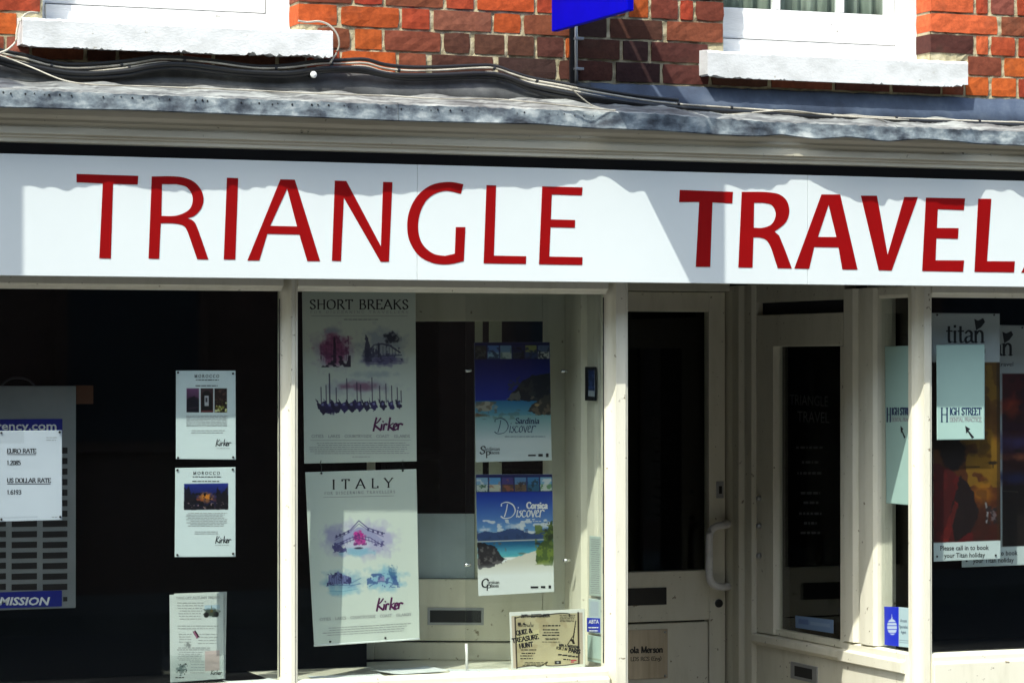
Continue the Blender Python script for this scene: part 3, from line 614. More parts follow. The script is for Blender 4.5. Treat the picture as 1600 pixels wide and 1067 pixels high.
def cill(x0, x1, name='window_cill'):
    poly = [(0, .03, ZC-.004), (0, -.008, ZC), (0, -.03, ZC-.004), (0, Yp, ZC-.012), (0, Yp, ZC-.030), (0, Yp-.012, ZC-.036), (0, Yp-.012, ZC-.20), (0, .03, ZC-.20)]
    return MB().prism(poly, (x0, 0, 0), (x1, 0, 0)).build(name, M['cream'], shop, bevel=.0025)
cill(XL, xp1[0]-.0005); cill(xp1[1]+.0005, xp2[0]-.0005)
MB().box(XL, xp2[0]-.0005, -.03, .03, 0, ZC-.201).build('stall_riser', M['cream'], shop)
MB().box(XL, xp1[0]+.004, .008, .014, ZC-.008, zh0+.006).build('window_pane', M['glass'], shop)
MB().box(xp1[1]-.004, xp2[0]+.004, .008, .014, ZC-.008, zh0+.006).build('window_pane', M['glass'], shop)
MB().box(XL, xp1[0]+.03, .031, .60, .585, .611).build('display_shelf', M['dark'], shop)
MB().box(xp1[0]+.031, xp2[0]-.004, .031, .60, .585, .612).build('display_shelf', M['cream'], shop, bevel=.003)
pb = MB()                                        # blackened putty along the glass edges
for x in (xp1[0]-.0015, xp2[0]-.0015):
    z = ZC+.01
    while z < zh0-.03:
        h = random.uniform(.015, .06); pb.box(x-random.uniform(.0004, .0016), x+.0010, .0035, .0075, z, z+h); z += h+.0003
o = pb.build('putty', M['gap'], shop); o['kind'] = 'stuff'
# --- right corner: post, return light, pilaster, side panel
pc = post(1424, 1457); xc = (XY(1424, .008), XY(1457, Yp)); XR = xc[0]
head(xc[1]+.0005, XRt); cill(xc[1]+.0005, XRt)
MB().box(xc[1]+.0005, XRt, -.03, .03, 0, ZC-.201).build('stall_riser', M['cream'], shop)
MB().box(xc[1]-.004, XRt, .008, .014, ZC-.008, zh0+.006).build('window_pane', M['glass'], shop)
MB().box(xc[1]+.004, XRt, .031, .55, .585, .612).build('display_shelf', M['dark'], shop)
RX = XP(XR)
def Yr(px): return float(RX.pt(px, 567)[1])
def Zr(px, py): return float(RX.pt(px, py)[2])
y1, y2, y3, y4 = Yr(1371), Yr(1319), Yr(1181), Yr(1141)
# return light between post and pilaster
MB().box(XR+.012, XR+.018, .03, y1+.004, ZC-.008, zh0+.006).build('window_pane', M['glass'], shop)
def ret(prof, ya, yb, name, bevel=.002):         # profile in (x offset from XR, z) swept along the return
    return MB().prism([(XR+x, 0, z) for x, z in prof], (0, ya, 0), (0, yb, 0)).build(name, M['cream'], shop, bevel=bevel)
ret([(.03, zh0), (.008, zh0), (.002, zh0+.012), (.002, 1.896), (.03, 1.896)], .0305, y1-.0005, 'window_head')
ret([(.03, ZC-.004), (.006, ZC), (-.012, ZC-.006), (-.012, ZC-.028), (-.030, ZC-.034), (-.030, ZC-.07), (-.012, ZC-.075), (-.012, ZC-.20), (.03, ZC-.20)], .0305, y2-.0005, 'window_cill')
# the pilaster: two raised bands with a hollow between
pr = [(.06, y1), (.0, y1), (-.012, y1+.012), (-.016, y1+.06), (-.016, y1+.10), (-.004, y1+.112), (-.002, y1+.135), (-.018, y1+.15), (-.018, y2-.03), (-.008, y2-.012), (.0, y2), (.06, y2)]
MB().prism([(XR+x, y, 0) for x, y in pr], (0, 0, ZC+.001), (0, 0, 1.896)).build('pilaster', M['cream'], shop, bevel=.002)
MB().box(XR, XR+.06, .031, y2, 0, ZC-.201).build('stall_riser', M['cream'], shop)
# side panel with dark glass, its cill and lower panel
def rb(mb, px0, py0, px1, py1, off=0.0, depth=.04):   # box on the return plane
    return RX.box(mb, px0, py0, px1, py1, off, depth)
sp = MB(); RX.box(sp, 1207, 490, 1316, 541, 0, .04); spn = sp.build('side_panel', M['cream'], shop, bevel=.003)
zt_, zb_ = Zr(1260, 490), Zr(1260, 1002)
b = MB(); b.box(XR, XR+.04, Yr(1208), Yr(1182), zb_, zt_); b.build('stile', M['cream'], spn, bevel=.003)
b = MB(); b.box(XR+.001, XR+.04, y2+.001, Yr(1312), zb_, Zr(1260, 541)-.001); b.build('stile', M['cream'], spn, bevel=.003)
b = MB(); b.box(XR+.026, XR+.032, Yr(1313), Yr(1206), zb_-.01, Zr(1260, 541)+.004); b.build('pane', M['glass'], spn)
b = MB(); b.box(XR+.010, XR+.04, Yr(1312.5), Yr(1204), zb_, zb_+.024); b.build('bottom_bead', M['cream'], spn, bevel=.003)
b = MB(); b.box(XR+.002, XR+.05, y2+.001, y3, 1.86, 1.93); b.build('panel_head', M['cream'], spn)
b = MB(); b.box(XR+.030, XR+.036, y2+.001, y3, zt_+.002, 1.8595); b.build('transom_light', M['gap'], spn)
ret([(.04, zb_-.001), (-.022, zb_-.006), (-.026, zb_-.030), (-.012, zb_-.042), (-.002, zb_-.046), (.04, zb_-.046)], y2+.001, y3, 'window_cill')
MB().box(XR+.002, XR+.05, y2+.001, y3, 0, zb_-.047).build('lower_panel', M['cream'], shop)
b = MB(); RX.box(b, 1236, 1037, 1277, 1063, .004, .012); vt = b.build('vent_plate', M['steel'], shop, bevel=.002)
b = MB(); RX.box(b, 1243, 1042, 1270, 1058, .0055, .006); b.build('vent_slot', M['black'], vt)
for py in (778, 821, 868):
    c = RX.pt(1188, py); MB().tube([c, c+RX.n*.012, c+RX.n*.016], [.011, .010, .006], 12).build('stud', M['steel'], spn, smooth=True)
# frosted lettering on the dark side glass
gp = XP(XR+.0255)
t = Text(gp, .0006); t.sans('TRIANGLE', 1234, 632, 17, 1294, dy=3, bold=0); t.sans('TRAVEL', 1246, 659, 18, 1296, dy=2)
t.build('faint_ink', spn)
t = Text(gp, .0006)
for yy, a, b_ in ((697, 1238, 1290), (720, 1250, 1282), (737, 1246, 1284), (768, 1250, 1282), (783, 1254, 1280), (800, 1248, 1284), (815, 1256, 1278), (830, 1250, 1286)): t.greek(a, b_, yy, yy, 1, h=4, gap=2)
t.build('faint_ink', spn)
# black lining behind the side glass
struct(MB().box(XR+.30, XR+.31, y2, y3+.25, 0.05, 1.95).build('shop_wall', M['dark']))
# --- back of the lobby: frame, door
YD = y4+.02
xd1 = XY(1133, YD); xj = XY(1141, YD-.03)
jm = [(XR+.04, y3), (XR, y3), (XR-.012, y3+.015), (XR-.012, y3+.05), (XR-.002, y3+.06), (XR-.004, y3+.09), (XR-.02, y3+.11), (xj, YD-.05), (xj, YD+.06), (XR+.04, YD+.06)]
MB().prism([(x, y, 0) for x, y in jm], (0, 0, 0), (0, 0, 1.93)).build('door_frame', M['cream'], shop, bevel=.002)
DP = YP(YD); xd0 = xd1-.86
MB().box(xd0-.08, xj-.001, YD-.03, YD+.06, DP.z(1060, 455), 1.955).build('door_head', M['cream'], shop, bevel=.003)
zdt = DP.z(1060, 456)
zg1, zg0 = DP.z(1045, 487), DP.z(1045, 892)
xgl, xgr = xd0+.12, XY(1108, YD)
b = MB(); b.box(xgr, xd1, YD, YD+.045, .03, zdt); door = b.build('door', M['cream'], shop, bevel=.003)
b = MB(); b.box(xd0, xgl, YD, YD+.045, .03, zdt); b.build('stile', M['cream'], door, bevel=.003)
b = MB(); b.box(xgl+.0005, xgr-.0005, YD+.0005, YD+.045, zg1, zdt-.001); b.build('top_rail', M['cream'], door, bevel=.003)
b = MB(); b.box(xgl+.0005, xgr-.0005, YD+.0005, YD+.045, DP.z(1045, 970), zg0); b.build('lock_rail', M['cream'], door, bevel=.003)
b = MB(); b.box(xgl+.004, xgr-.004, YD+.004, YD+.04, .04, DP.z(1045, 973)); b.build('lower_panel', M['cream'], door, bevel=.003)
b = MB(); b.box(xgl-.004, xgr+.004, YD+.018, YD+.024, zg0-.006, zg1+.006); b.build('pane', M['glass'], door)
b = MB(); DP.box(b, 975, 918, 1041, 945, .004, .010); lp = b.build('letter_plate', M['black'], door, bevel=.002)
c = DP.pt(1123, 942); b = MB(); b.tube([c+(0, .004, 0), c-(0, .006, 0), c-(0, .008, 0)], [.017, .016, .012], 18); b.build('lock', M['black'], door, smooth=False)
b = MB(); DP.box(b, 1119, 752, 1130, 778, .004, .008); kp = b.build('key_plate', M['steel'], door, bevel=.0015)
b = MB(); DP.box(b, 1122.5, 759, 1127, 771, .006, .006); b.build('keyhole', M['black'], kp)
hp = [(1135, 817, .0), (1132, 818, .03), (1120, 819, .055), (1108, 821, .062), (1100, 827, .065), (1097, 838, .065), (1097, 870, .065), (1097, 895, .065), (1100, 907, .065), (1108, 913, .062), (1120, 915, .055), (1132, 915, .03), (1135, 915, .0)]
hpts = [DP.pt(a, q, o) for a, q, o in hp]
b = MB(); b.tube(catmull(hpts, 4), .0145, 14); b.build('handle', M['white'], door, smooth=True)
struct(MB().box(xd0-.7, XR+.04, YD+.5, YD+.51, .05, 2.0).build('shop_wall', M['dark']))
struct(MB().box(XY(975, .03), XR+.05, -.02, YD+.06, 1.956, 2.0).build('lobby_ceiling', M['dark_timber']))
struct(MB().box(XY(960, .03), XR+.06, -.10, YD+.03, .004, .10).build('lobby_floor', M['lobby_tile']))
MB().box(xd0-.9, xd0-.001, YD+.01, YD+.05, 0.1, 1.955).build('lobby_wall', M['dark_timber'], shop)
# brass plate
pq = thing('brass_plaque', 'square brass name plaque screwed to the lower panel of the back door', 'plaque', DP.pt(1012, 1060))
b = MB(); DP.box(b, 972, 983, 1043, 1060, .002, .004); b.build('plate', M['brass'], pq, bevel=.001)
t = Text(DP, .0026); t.line('ola Merson', 984.5, 1019.5, 9.5, 1035, thick=.24, thin=.09, dy=-1); t.build('ink', pq)
t = Text(DP, .0026); t.line('LDS RCS (Eng)', 985, 1032, 6, 1033, thick=.16, thin=.08, dy=-1); t.build('ink', pq)
pins(Pl((0, YD-.002, 0), (0, -1, 0)), [(1039, 987), (1039, 1055)], pq, .005)
# --- left return of the lobby, seen through the middle window
XLR = XY(948, .03); LX_ = XP(XLR)
def Yl(px): return float(LX_.pt(px, 567)[1])
ya, yb = Yl(934), Yl(884)
MB().box(XLR+.012, XLR+.018, .03, ya+.003, ZC-.008, zh0+.006).build('window_pane', M['glass'], shop)
pr = [(.05, ya), (.0, ya), (-.004, ya+.02), (-.004, ya+.08), (.008, ya+.09), (.008, ya+.10), (-.012, ya+.115), (-.012, yb-.03), (-.004, yb-.02), (-.004, yb), (.05, yb)]
MB().prism([(XLR+x, y, 0) for x, y in pr], (0, 0, .613), (0, 0, 1.93)).build('pilaster', M['cream'], shop, bevel=.002)
MB().box(XLR, XLR+.05, .0305, yb, 0, .584).build('stall_riser', M['cream'], shop)
MB().box(XLR+.01, XLR+.05, yb+.001, YD-.001, 0, 1.95).build('lobby_wall', M['dark_timber'], shop)
# --- inner door/partition facing the window, set at an angle
pc0 = LX_.pt(884, 567); AP = Pl((pc0[0]-.006, pc0[1]+.004, 0), (-s_-.06, -c_, 0))
zA, zB = 1.95, .613
b = MB(); AP.box(b, 866, 470, 886, 1040, 0, .04); 
uu = lambda px: AP.u(px)
b = MB(); AP.ext(b, uu(848), uu(886), zB, zA, 0, .04); part = b.build('inner_door', M['cream'], shop, bevel=.003)
zz = lambda py: AP.z(760, py)
b = MB(); AP.ext(b, uu(536), uu(585), zB, zA, 0, .04); b.build('stile', M['cream'], part, bevel=.003)
b = MB(); AP.ext(b, uu(585.3), uu(847.7), zz(502), zA, -.001, .038); b.build('top_rail', M['cream'], part, bevel=.003)
b = MB(); AP.ext(b, uu(585.3), uu(847.7), zz(1001), zz(905), -.001, .038); b.build('lock_rail', M['cream'], part, bevel=.003)
b = MB(); AP.ext(b, uu(585.3), uu(847.7), zB, zz(1004), -.004, .034); b.build('lower_panel', M['cream'], part, bevel=.003)
b = MB(); AP.ext(b, uu(584), uu(849), zz(907), zz(500), -.016, .006); b.build('pane', M['glass'], part)
b = MB(); AP.ext(b, uu(586), uu(740.5), zz(904), zz(803), -.026, .003); b.build('back_sheet', M['mirror_tile'], part)
b = MB(); AP.box(b, 668, 949, 756, 976, .003, .006); lpl = b.build('letter_plate', M['steel'], part, bevel=.002)
b = MB(); AP.box(b, 672, 953, 752, 972, .0045, .004); b.build('letter_flap', M['black'], lpl, bevel=.001)
b = MB(); AP.ext(b, uu(763), uu(783), zz(905), zz(500), -.030, .01); b.build('glazing_bar', M['cream'], part)
b = MB(); AP.ext(b, uu(741), uu(753), zz(905), zz(500), -.030, .01); b.build('glazing_bar', M['cream'], part)
off_ = .09
b = MB(); AP.ext(b, uu(560), uu(880), zB, 1.95, -off_, .01); struct(b.build('shop_wall', M['dark']))  # near-black panel added so the inner door's glass looks onto darkness
# black backboards, added to stand in for the unlit shop interior
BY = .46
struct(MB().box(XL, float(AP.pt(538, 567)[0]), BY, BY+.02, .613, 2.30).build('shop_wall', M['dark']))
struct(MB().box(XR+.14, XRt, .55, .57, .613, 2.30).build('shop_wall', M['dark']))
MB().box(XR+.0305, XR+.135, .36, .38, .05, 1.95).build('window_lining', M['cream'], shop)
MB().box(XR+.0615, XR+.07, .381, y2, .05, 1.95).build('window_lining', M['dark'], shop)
# ================================================================== SHOP SIGN
FP = YP(FY)
zs0 = FP.z(800, 439.3); zs1 = FP.z(800, 261.5)
sg = thing('shop_sign', 'long white fascia board with red capitals above the shop windows', 'sign', (0, FY, zs0))
xa, xb2 = FP.pt(652, 350)[0], FP.pt(1262, 360)[0]
for a, b_ in ((XL, xa-.0006), (xa+.0006, xb2-.0006), (xb2+.0006, XRt)):
    MB().box(a, b_, FY, FY+.032, zs0, zs1).build('sign_panel', M['sign'], sg, bevel=.0012)
def curve(*p): return [tuple(q) for q in catmull(p, 6)]
LET = {
 'T': [[(119.5, 272), (216, 275), (215, 288.5), (176.5, 287.5), (173, 404), (155, 403.5), (160.5, 286.7), (119.5, 285)]],
 'R': [[(237, 276)]+curve((262, 275.5), (284, 277), (302.5, 284), (314, 297), (318, 312), (314, 326), (304, 337), (292.5, 341))+curve((300, 344), (306, 351), (315, 375), (325.5, 405.5))+[(308, 405)]+curve((300, 382), (292, 360), (285, 352), (270, 349), (251, 349))+[(248.5, 404.5), (232, 404)], [(253, 288)]+curve((276, 288), (292, 293), (301, 309), (296, 327), (276, 337), (252, 337.5))],
 'I': [[(354.5, 278), (372, 278.5), (367.5, 405.5), (349.5, 405.5)]],
 'A': [[(438, 280.5), (460.5, 281), (500, 408), (480, 408), (467.5, 366.5), (417.5, 365.5), (405, 407), (386.5, 407)], [(448.5, 295), (464, 354), (422, 353)]],
 'N': [[(523, 282.5), (541, 283), (595, 385), (598.5, 284.5), (613, 285), (607.5, 409), (594.5, 409), (537, 309), (532.5, 408), (518.5, 407.5)]],
 'G': [curve((724, 288), (700, 284.5), (672.5, 290), (650, 309), (637.5, 338), (638, 371), (652.5, 397.5), (675, 410.5), (700, 413), (724.5, 408))+[(727, 355), (712, 355), (710.5, 396.5)]+curve((695, 400), (676, 396), (659, 380), (653, 355), (658, 327.5), (672, 307.5), (695, 298.5), (720, 303))],
 'L': [[(760, 289.5), (775, 290), (771.5, 399.5), (822, 400.5), (821.5, 412.5), (755.5, 411.5)]],
 'E': [[(847, 291.5), (910, 293), (909, 305.5), (862, 304), (860.5, 343), (898.5, 344), (898, 356), (860, 355), (858, 401), (910, 402), (909.5, 414), (842, 413)]],
 'T2': [[(1062, 297), (1145, 300), (1144, 318), (1113, 316.5), (1109.5, 417), (1087, 417), (1092.5, 315.7), (1061, 316)]],
 'R2': [[(1158.8, 300)]+curve((1182, 300), (1200, 300.6), (1217.5, 304), (1229, 314), (1233, 330), (1227.5, 347.5), (1210, 362))+curve((1217, 368), (1226, 390), (1237, 419.5))+[(1215, 419)]+curve((1205, 388), (1198, 376), (1188, 371.5), (1177, 371))+[(1175.5, 418.2), (1153.5, 418)], [(1178, 317)]+curve((1192, 317), (1206, 321), (1212, 335), (1206, 350), (1192, 356), (1177.5, 356))],
 'A2': [[(1283.4, 304), (1312.5, 304), (1339.7, 421.3), (1316, 421), (1310, 386.6), (1272, 386), (1264, 420), (1241, 419.5)], [(1294.5, 320), (1306.8, 370.6), (1277.8, 370.4)]],
 'V': [[(1345, 306), (1370, 306), (1386.7, 398.5), (1412.8, 308), (1434, 308), (1393, 422.8), (1372.8, 422.2)]],
 'E2': [[(1446.6, 309), (1507.8, 310.3), (1505.8, 328.6), (1465, 327), (1463.7, 356.4), (1497.6, 356.6), (1496.5, 373.3), (1462.8, 372.3), (1461.6, 406.8), (1506.2, 407), (1504.6, 424.6), (1440.7, 423.5)]],
 'L2': [[(1528.3, 310.8), (1548.7, 310.9), (1542, 408.2), (1585.4, 408.4), (1584.2, 425.6), (1522.4, 424.8)]],
 'triangle': [[(1595.5, 426), (1700, 428), (1652, 320)]],
}
for key, loops in LET.items():
    cu = bpy.data.curves.new('letter', 'CURVE'); cu.dimensions = '2D'; cu.fill_mode = 'BOTH'; cu.extrude = .0006
    for lp in loops:
        sp_ = cu.splines.new('POLY'); sp_.points.add(len(lp)-1); sp_.use_cyclic_u = True
        for q, (px, py) in zip(sp_.points, lp):
            P = FP.pt(px, py); q.co = (P[0], P[2], 0, 1)
    o = bpy.data.objects.new('letter', cu); COL.objects.link(o)
    me = bpy.data.meshes.new_from_object(o.evaluated_get(bpy.context.evaluated_depsgraph_get())); bpy.data.objects.remove(o)
    me.transform(Matrix(((1, 0, 0, 0), (0, 0, 1, FY-.0008), (0, 1, 0, 0), (0, 0, 0, 1)))); me.flip_normals()
    me.materials.clear(); o = link('sign_motif' if key == 'triangle' else 'letter', me, sg, M['red'])
    if key != 'triangle': o['label'] = 'red capital %s' % key[0]

# ================================================================== HANGING SIGN
XH = XY(862, -.099); HP = XP(XH)
yo = float(HP.pt(980, 18)[1]); zb = float(HP.pt(862, 50)[2])
hs = thing('hanging_sign', 'blue projecting board hung out from the wall between the windows', 'sign', (XH, 0, zb))
MB().box(XH, XH+.022, yo, -.099, zb, zb+.53).build('sign_board', M['blue'], hs, bevel=.003)
MB().box(XH+.002, XH+.020, yo-.02, 0.0, zb+.585, zb+.70).build('bracket_arm', M['black'], hs, bevel=.003)
for yy in (yo+.06, -.16):
    MB().tube([(XH+.011, yy, zb+.528), (XH+.011, yy, zb+.587)], .004, 6).build('hanger', M['black'], hs)
MB().box(XH-.02, XH+.042, -.008, 0.004, zb+.55, zb+.74).build('wall_plate', M['black'], hs, bevel=.002)
cp = MB(); cp.tube([YP(-.022).pt(900, -20), YP(-.022).pt(900, 60), YP(-.022).pt(900.5, 127)], .0058, 10)
cdt = thing('conduit', 'thin grey conduit running down the bricks below the blue hanging sign', 'conduit', YP(-.022).pt(900.5, 127))
cp.build('pipe', M['steel'], cdt, smooth=True)
MB().tube([YP(-.022).pt(900.4, 127), YP(-.022).pt(901, 136)], .0075, 10).build('end_cap', M['black'], cdt)
for py in (62, 109):
    b = MB(); YP(0).box(b, 894, py-2, 907, py+2, .030, .032); b.build('saddle_clip', M['steel'], cdt, bevel=.001)
b = MB(); YP(0).box(b, 889, -20, 896.5, 132, .012, .010); tag(b.build('shade_strip', M['black']), 'narrow black strip painted as shade beside the grey conduit', 'shade_strip')  # black strip standing in for the shade along the conduit

xn = XY(37, FY)-SUN_A/SUN_B*.60
ns = thing('hanging_sign', 'white hanging sign on an iron bracket beyond the left end of the shop', 'sign', (xn, 0, 2.95))
MB().box(xn-.03, xn, -.80, -.48, 2.95, 3.62).build('sign_board', M['white'], ns, bevel=.003)
MB().box(xn-.025, xn-.005, -.82, 0.0, 3.64, 3.67).build('bracket_arm', M['black'], ns)
for yy in (-.74, -.54): MB().tube([(xn-.015, yy, 3.615), (xn-.015, yy, 3.645)], .004, 6).build('hanger', M['black'], ns)
# ================================================================== CABLES
def cable(pts, Y, r, mat, name, label, clips=(), jitter=0.0):
    P = []
    for i, p in enumerate(catmull([(a, b) for a, b in pts], 5)):
        px = p[0]; y = Y(px) if callable(Y) else Y
        P.append(YP(y+jitter*math.sin(px*.045+r*900)).pt(p[0], p[1]))
    root = thing(name, label, 'cable', P[0], 'cables along the shop cornice')
    b = MB(); b.tube(P, r, 7); b.build('sheath', M[mat], root, smooth=True)
    for cx in clips:
        k = min(range(len(P)), key=lambda q: abs((P[q]-CAM)@RT/((P[q]-CAM)@FW)*F+CX-cx)); c = P[k]; d = P[min(k+1, len(P)-1)]-P[max(0, k-1)]; d /= np.linalg.norm(d)
        MB().tube([c-d*.004, c+d*.004], r*1.9, 8).build('cable_clip', M['black'], root)
    return root
yc = lambda px: ipl(px, [(0, -.055), (500, -.05), (770, -.03), (950, -.10), (1100, -.15), (1600, -.15)])
A1 = [(-60, 62), (0, 83), (40, 92), (80, 103), (120, 107), (190, 102), (240, 94), (265, 93), (330, 98), (400, 107), (450, 106), (500, 100), (530, 100), (570, 99), (600, 107), (640, 111), (690, 110), (740, 107), (772, 107), (800, 116), (830, 125), (880, 134), (930, 144), (1000, 156), (1060, 163), (1130, 168), (1190, 172), (1240, 176), (1300, 180), (1400, 185), (1460, 187), (1530, 190), (1600, 192), (1680, 196)]
cable(A1, yc, .0037, 'cable_white', 'cable', 'white cable clipped along the wall above the cornice, uppermost of the run', (83, 192, 290, 435, 520, 625, 773, 835, 1062, 1140, 1208, 1300, 1405, 1530))
A2 = [(a, b+6+1.2*math.sin(a*.02)) for a, b in A1]
cable(A2, lambda x: yc(x)-.004, .0034, 'cable_white', 'cable', 'second white cable just below the topmost one in the clipped run', (90, 205, 320, 520, 740, 1000, 1260))
A3 = [(-60, 74), (0, 92), (60, 106), (120, 115), (190, 112), (240, 103), (290, 101), (380, 112), (450, 114), (500, 108), (560, 107), (610, 117), (680, 118), (772, 116), (830, 134), (900, 148), (1000, 163), (1090, 171), (1180, 177), (1300, 184), (1460, 191), (1680, 200)]
cable(A3, lambda x: yc(x)-.004, .0088, 'black', 'cable', 'thick black cable hanging slack beneath the white pair')
A6 = [(a, b-4.5-1.5*math.sin(a*.013)) for a, b in A1 if a < 1120]
cable(A6, lambda x: yc(x)+.004, .0062, 'black', 'cable', 'black cable running just above the white pair under the left window sill')
A5 = [(-60, 80), (0, 98), (60, 113), (120, 121), (190, 119), (240, 109), (290, 107), (380, 117), (450, 119), (500, 112), (560, 111), (640, 123), (772, 121), (850, 146), (960, 161), (1040, 170)]
cable(A5, lambda x: yc(x)+.001, .0078, 'black', 'cable', 'lower black cable sagging behind the thick one, ending by the blue sign')
A4 = [(-60, 70), (0, 87), (50, 106), (100, 126), (150, 133), (220, 135), (300, 138), (400, 142), (480, 146), (600, 150), (690, 155), (770, 155), (860, 163), (950, 172), (962, 172)]
cable(A4, lambda x: ipl(x, [(0, -.08), (150, -.30), (700, -.27), (960, -.30)]), .0022, 'cable_white', 'cable', 'thin telephone wire lying along the grey lead slope')
cable([(890, 136), (905, 150), (925, 165), (945, 171), (962, 172)], -.20, .0022, 'cable_white', 'cable', 'short wire dropping over the lead below the blue sign')
cable([(466, 33), (480, 35), (500, 34), (516, 41), (527, 55), (530, 70), (526, 83), (520, 92), (516, 99)], -.072, .0032, 'cable_white', 'cable', 'white wire looping round the right end of the left window sill')
cable([(60, 21), (46, 20), (36, 26), (29, 38), (26, 52), (25, 64), (18, 73), (6, 81), (-20, 88)], -.068, .0034, 'cable_white', 'cable', 'white wire looping round the left end of the left window sill')
cable([(1000, 170), (1060, 178), (1130, 180), (1180, 176), (1230, 173), (1290, 180), (1330, 183), (1420, 188)], -.16, .003, 'cable_white', 'cable', 'white cable curling below the run under the right window sill')
c = YP(-.06).pt(490, 117); b = MB(); n_ = 10
b.tube([c+np.array((0, .008*math.cos(k/n_*math.pi), 0))-np.array((0, 0, 0)) for k in range(n_+1)], [max(.0005, .011*math.sin(k/n_*math.pi)) for k in range(n_+1)], 14)
kn = thing('cable_stud', 'round white stud fixed above the lead below the left sill', 'stud', c); b.build('stud_head', M['white'], kn, smooth=True)
MB().tube([c+np.array((0, .008, 0)), c+np.array((0, .055, 0))], .004, 8).build('shank', M['black'], kn)

# ================================================================== WINDOW 1 : rate board, notices
W1 = YP(.0175)
PB = YP(.36)
rb_ = thing('rate_board', 'grey metal currency rate board with blue strips in the left window', 'rate board', PB.pt(0, 953))
u0, u1 = PB.u(-135), PB.u(119); z0, z1 = PB.z(0, 953), PB.z(0, 603)
b = MB(); PB.ext(b, u0, u1, z0, z1, 0, .03); b.build('panel', M['board'], rb_, bevel=.003)
b = MB(); PB.box(b, -115, 655, 97.5, 678, .002, .003); b.build('header_strip', M['blue_strip'], rb_)
t = Text(PB, .0026); t.sans('rency.com', -6, 671.5, 13.5, 88, bold=.018); t.build('white_ink', rb_)
b = MB(); PB.box(b, -115, 925, 97, 950, .002, .003); b.build('footer_strip', M['blue_strip'], rb_)
t = Text(PB, .0026); t.sans('MMISSION', -18, 944.5, 12.5, 78, bold=.03, shear=.22); t.build('white_ink', rb_)
for r in range(18):
    py = 699+r*16.45-(r > 6)*1.0
    if py > 915: break
    for (xa_, xb_) in ((67, 105.5), (18.5, 58), (-30, 9.5), (-78, -39)):
        if xa_ < 10 and xa_ < 18 and xb_ < 0 and py < 800: continue
        b = MB(); PB.box(b, xa_, py, xb_, py+9.5, .0015, .002); b.build('number_slot', M['black'], rb_)
b = MB(); PB.box(b, 99, 932, 105.5, 939, .0015, .002); b.build('number_slot', M['black'], rb_)
b = MB(); b.tube(catmull([PB.pt(x, y, o) for x, y, o in ((2, 606, -.01), (8, 596, .0), (22, 590, .004), (40, 592, .004), (50, 598, .0), (56, 606, -.01))], 5), .004, 8); b.build('hanging_wire', M['gap'], rb_, smooth=True)
b = MB(); YP(.42).box(b, 119, 602, 146, 631, 0, .035); tag(b.build('cardboard_block', M['block'], bevel=.002), 'small brown block beside the upper corner of the grey rate board', 'block')
def notice(label, corners, pl, cv, cat='poster', name='poster', pinpts=(), pinmat='steel', group=None, sheetname='sheet'):
    bx = corners[3]; th = thing(name, label, cat, pl.pt(*bx), group)
    sheet(sheetname, cv, pl, corners, th)
    if pinpts: pins(pl, pinpts, th, mat=pinmat)
    return th
PAPER = (226, 234, 236)
cv = Canvas(0, 672, 97, 815, (208, 216, 230)); cv.a += ((cv.n(40, 3)-.5)*10)[..., None]; cv.rect(0, 672, 40, 692, (185, 192, 205), .5); cv.rect(0, 808, 60, 810, (150, 160, 175), .35)
PR = W1
th = notice('white sheet of euro and dollar rates stuck over the rate board', [(-4, 673), (97, 672), (97, 812), (-4, 815)], PR, cv, name='notice', cat='notice', pinpts=[(2, 676), (93, 675), (94, 807), (2, 811)], pinmat='black')
t = Text(PR); t.line('EURO RATE', 11, 707.5, 6.5, 56, thick=.22, thin=.08, dy=0); t.bar(11, 709.3, 56, 710.2)
t.line('1.2085', 11, 726, 6.5, 32, thick=.2, thin=.09); t.line('US DOLLAR RATE', 11, 753.5, 6.5, 79, thick=.22, thin=.08); t.bar(11, 755.3, 79, 756.2); t.line('1.6193', 11, 772, 6.5, 33, thick=.2, thin=.09)
t.build('ink', th)
t = Text(PR); t.greek(70, 90, 683, 687, 2); t.greek(80, 90, 807, 807, 1); t.build('grey_ink', th)
# Morocco 1
cv = Canvas(275, 579, 368, 717, (222, 236, 238), 1.3)
cv.grad(291.5, 606.5, 311, 644, (120, 75, 115), (32, 22, 32)).ell(302, 622, 9, 3, (25, 15, 25), .8, .6); cv.poly([(291.5, 624), (300, 620), (304, 618), (306, 623), (311, 622), (311, 644), (291.5, 644)], (28, 18, 30)); cv.line([(296, 638), (310, 636)], 1, (120, 90, 110), .6)
cv.rect(313.5, 606.5, 333, 644, (58, 24, 24)).rect(313.5, 606.5, 333, 614, (70, 55, 60), .7).ell(323, 624, 8.5, 15, (10, 8, 10), 1, .12).rect(315, 624, 331.5, 641, (10, 8, 10)).rect(319.5, 618, 326, 634, (190, 190, 195)).rect(321, 621, 324, 628, (60, 60, 70)).rect(314, 641, 333, 643, (120, 50, 50))
cv.rect(335, 606.5, 354.5, 644, (36, 20, 16)).speck(335, 609, 354.5, 625, (100, 70, 60), .62, 4, 8, .8).speck(336, 628, 354.5, 643, (225, 225, 160), .55, 6, 12).speck(336, 626, 354.5, 643, (120, 120, 40), .6, 4, 18, .8)
mor = W1
th = notice('white notice with three small dark photographs, upper of the pair in the left window', [(275, 579), (368, 579), (368.5, 718), (275, 717)], mor, cv, name='poster', pinpts=[(278, 582), (364, 583.5), (364, 714), (278, 715)], group='white travel notices in the left window', pinmat='black')
t = Text(mor); t.line('MOROCCO', 304, 589.8, 4.6, 342, thick=.2, thin=.08, track=.5); t.greek(302, 346, 593, 593, 1, h=1.2); t.greek(305, 342, 602, 602, 1, h=1.2); t.build('ink', th)
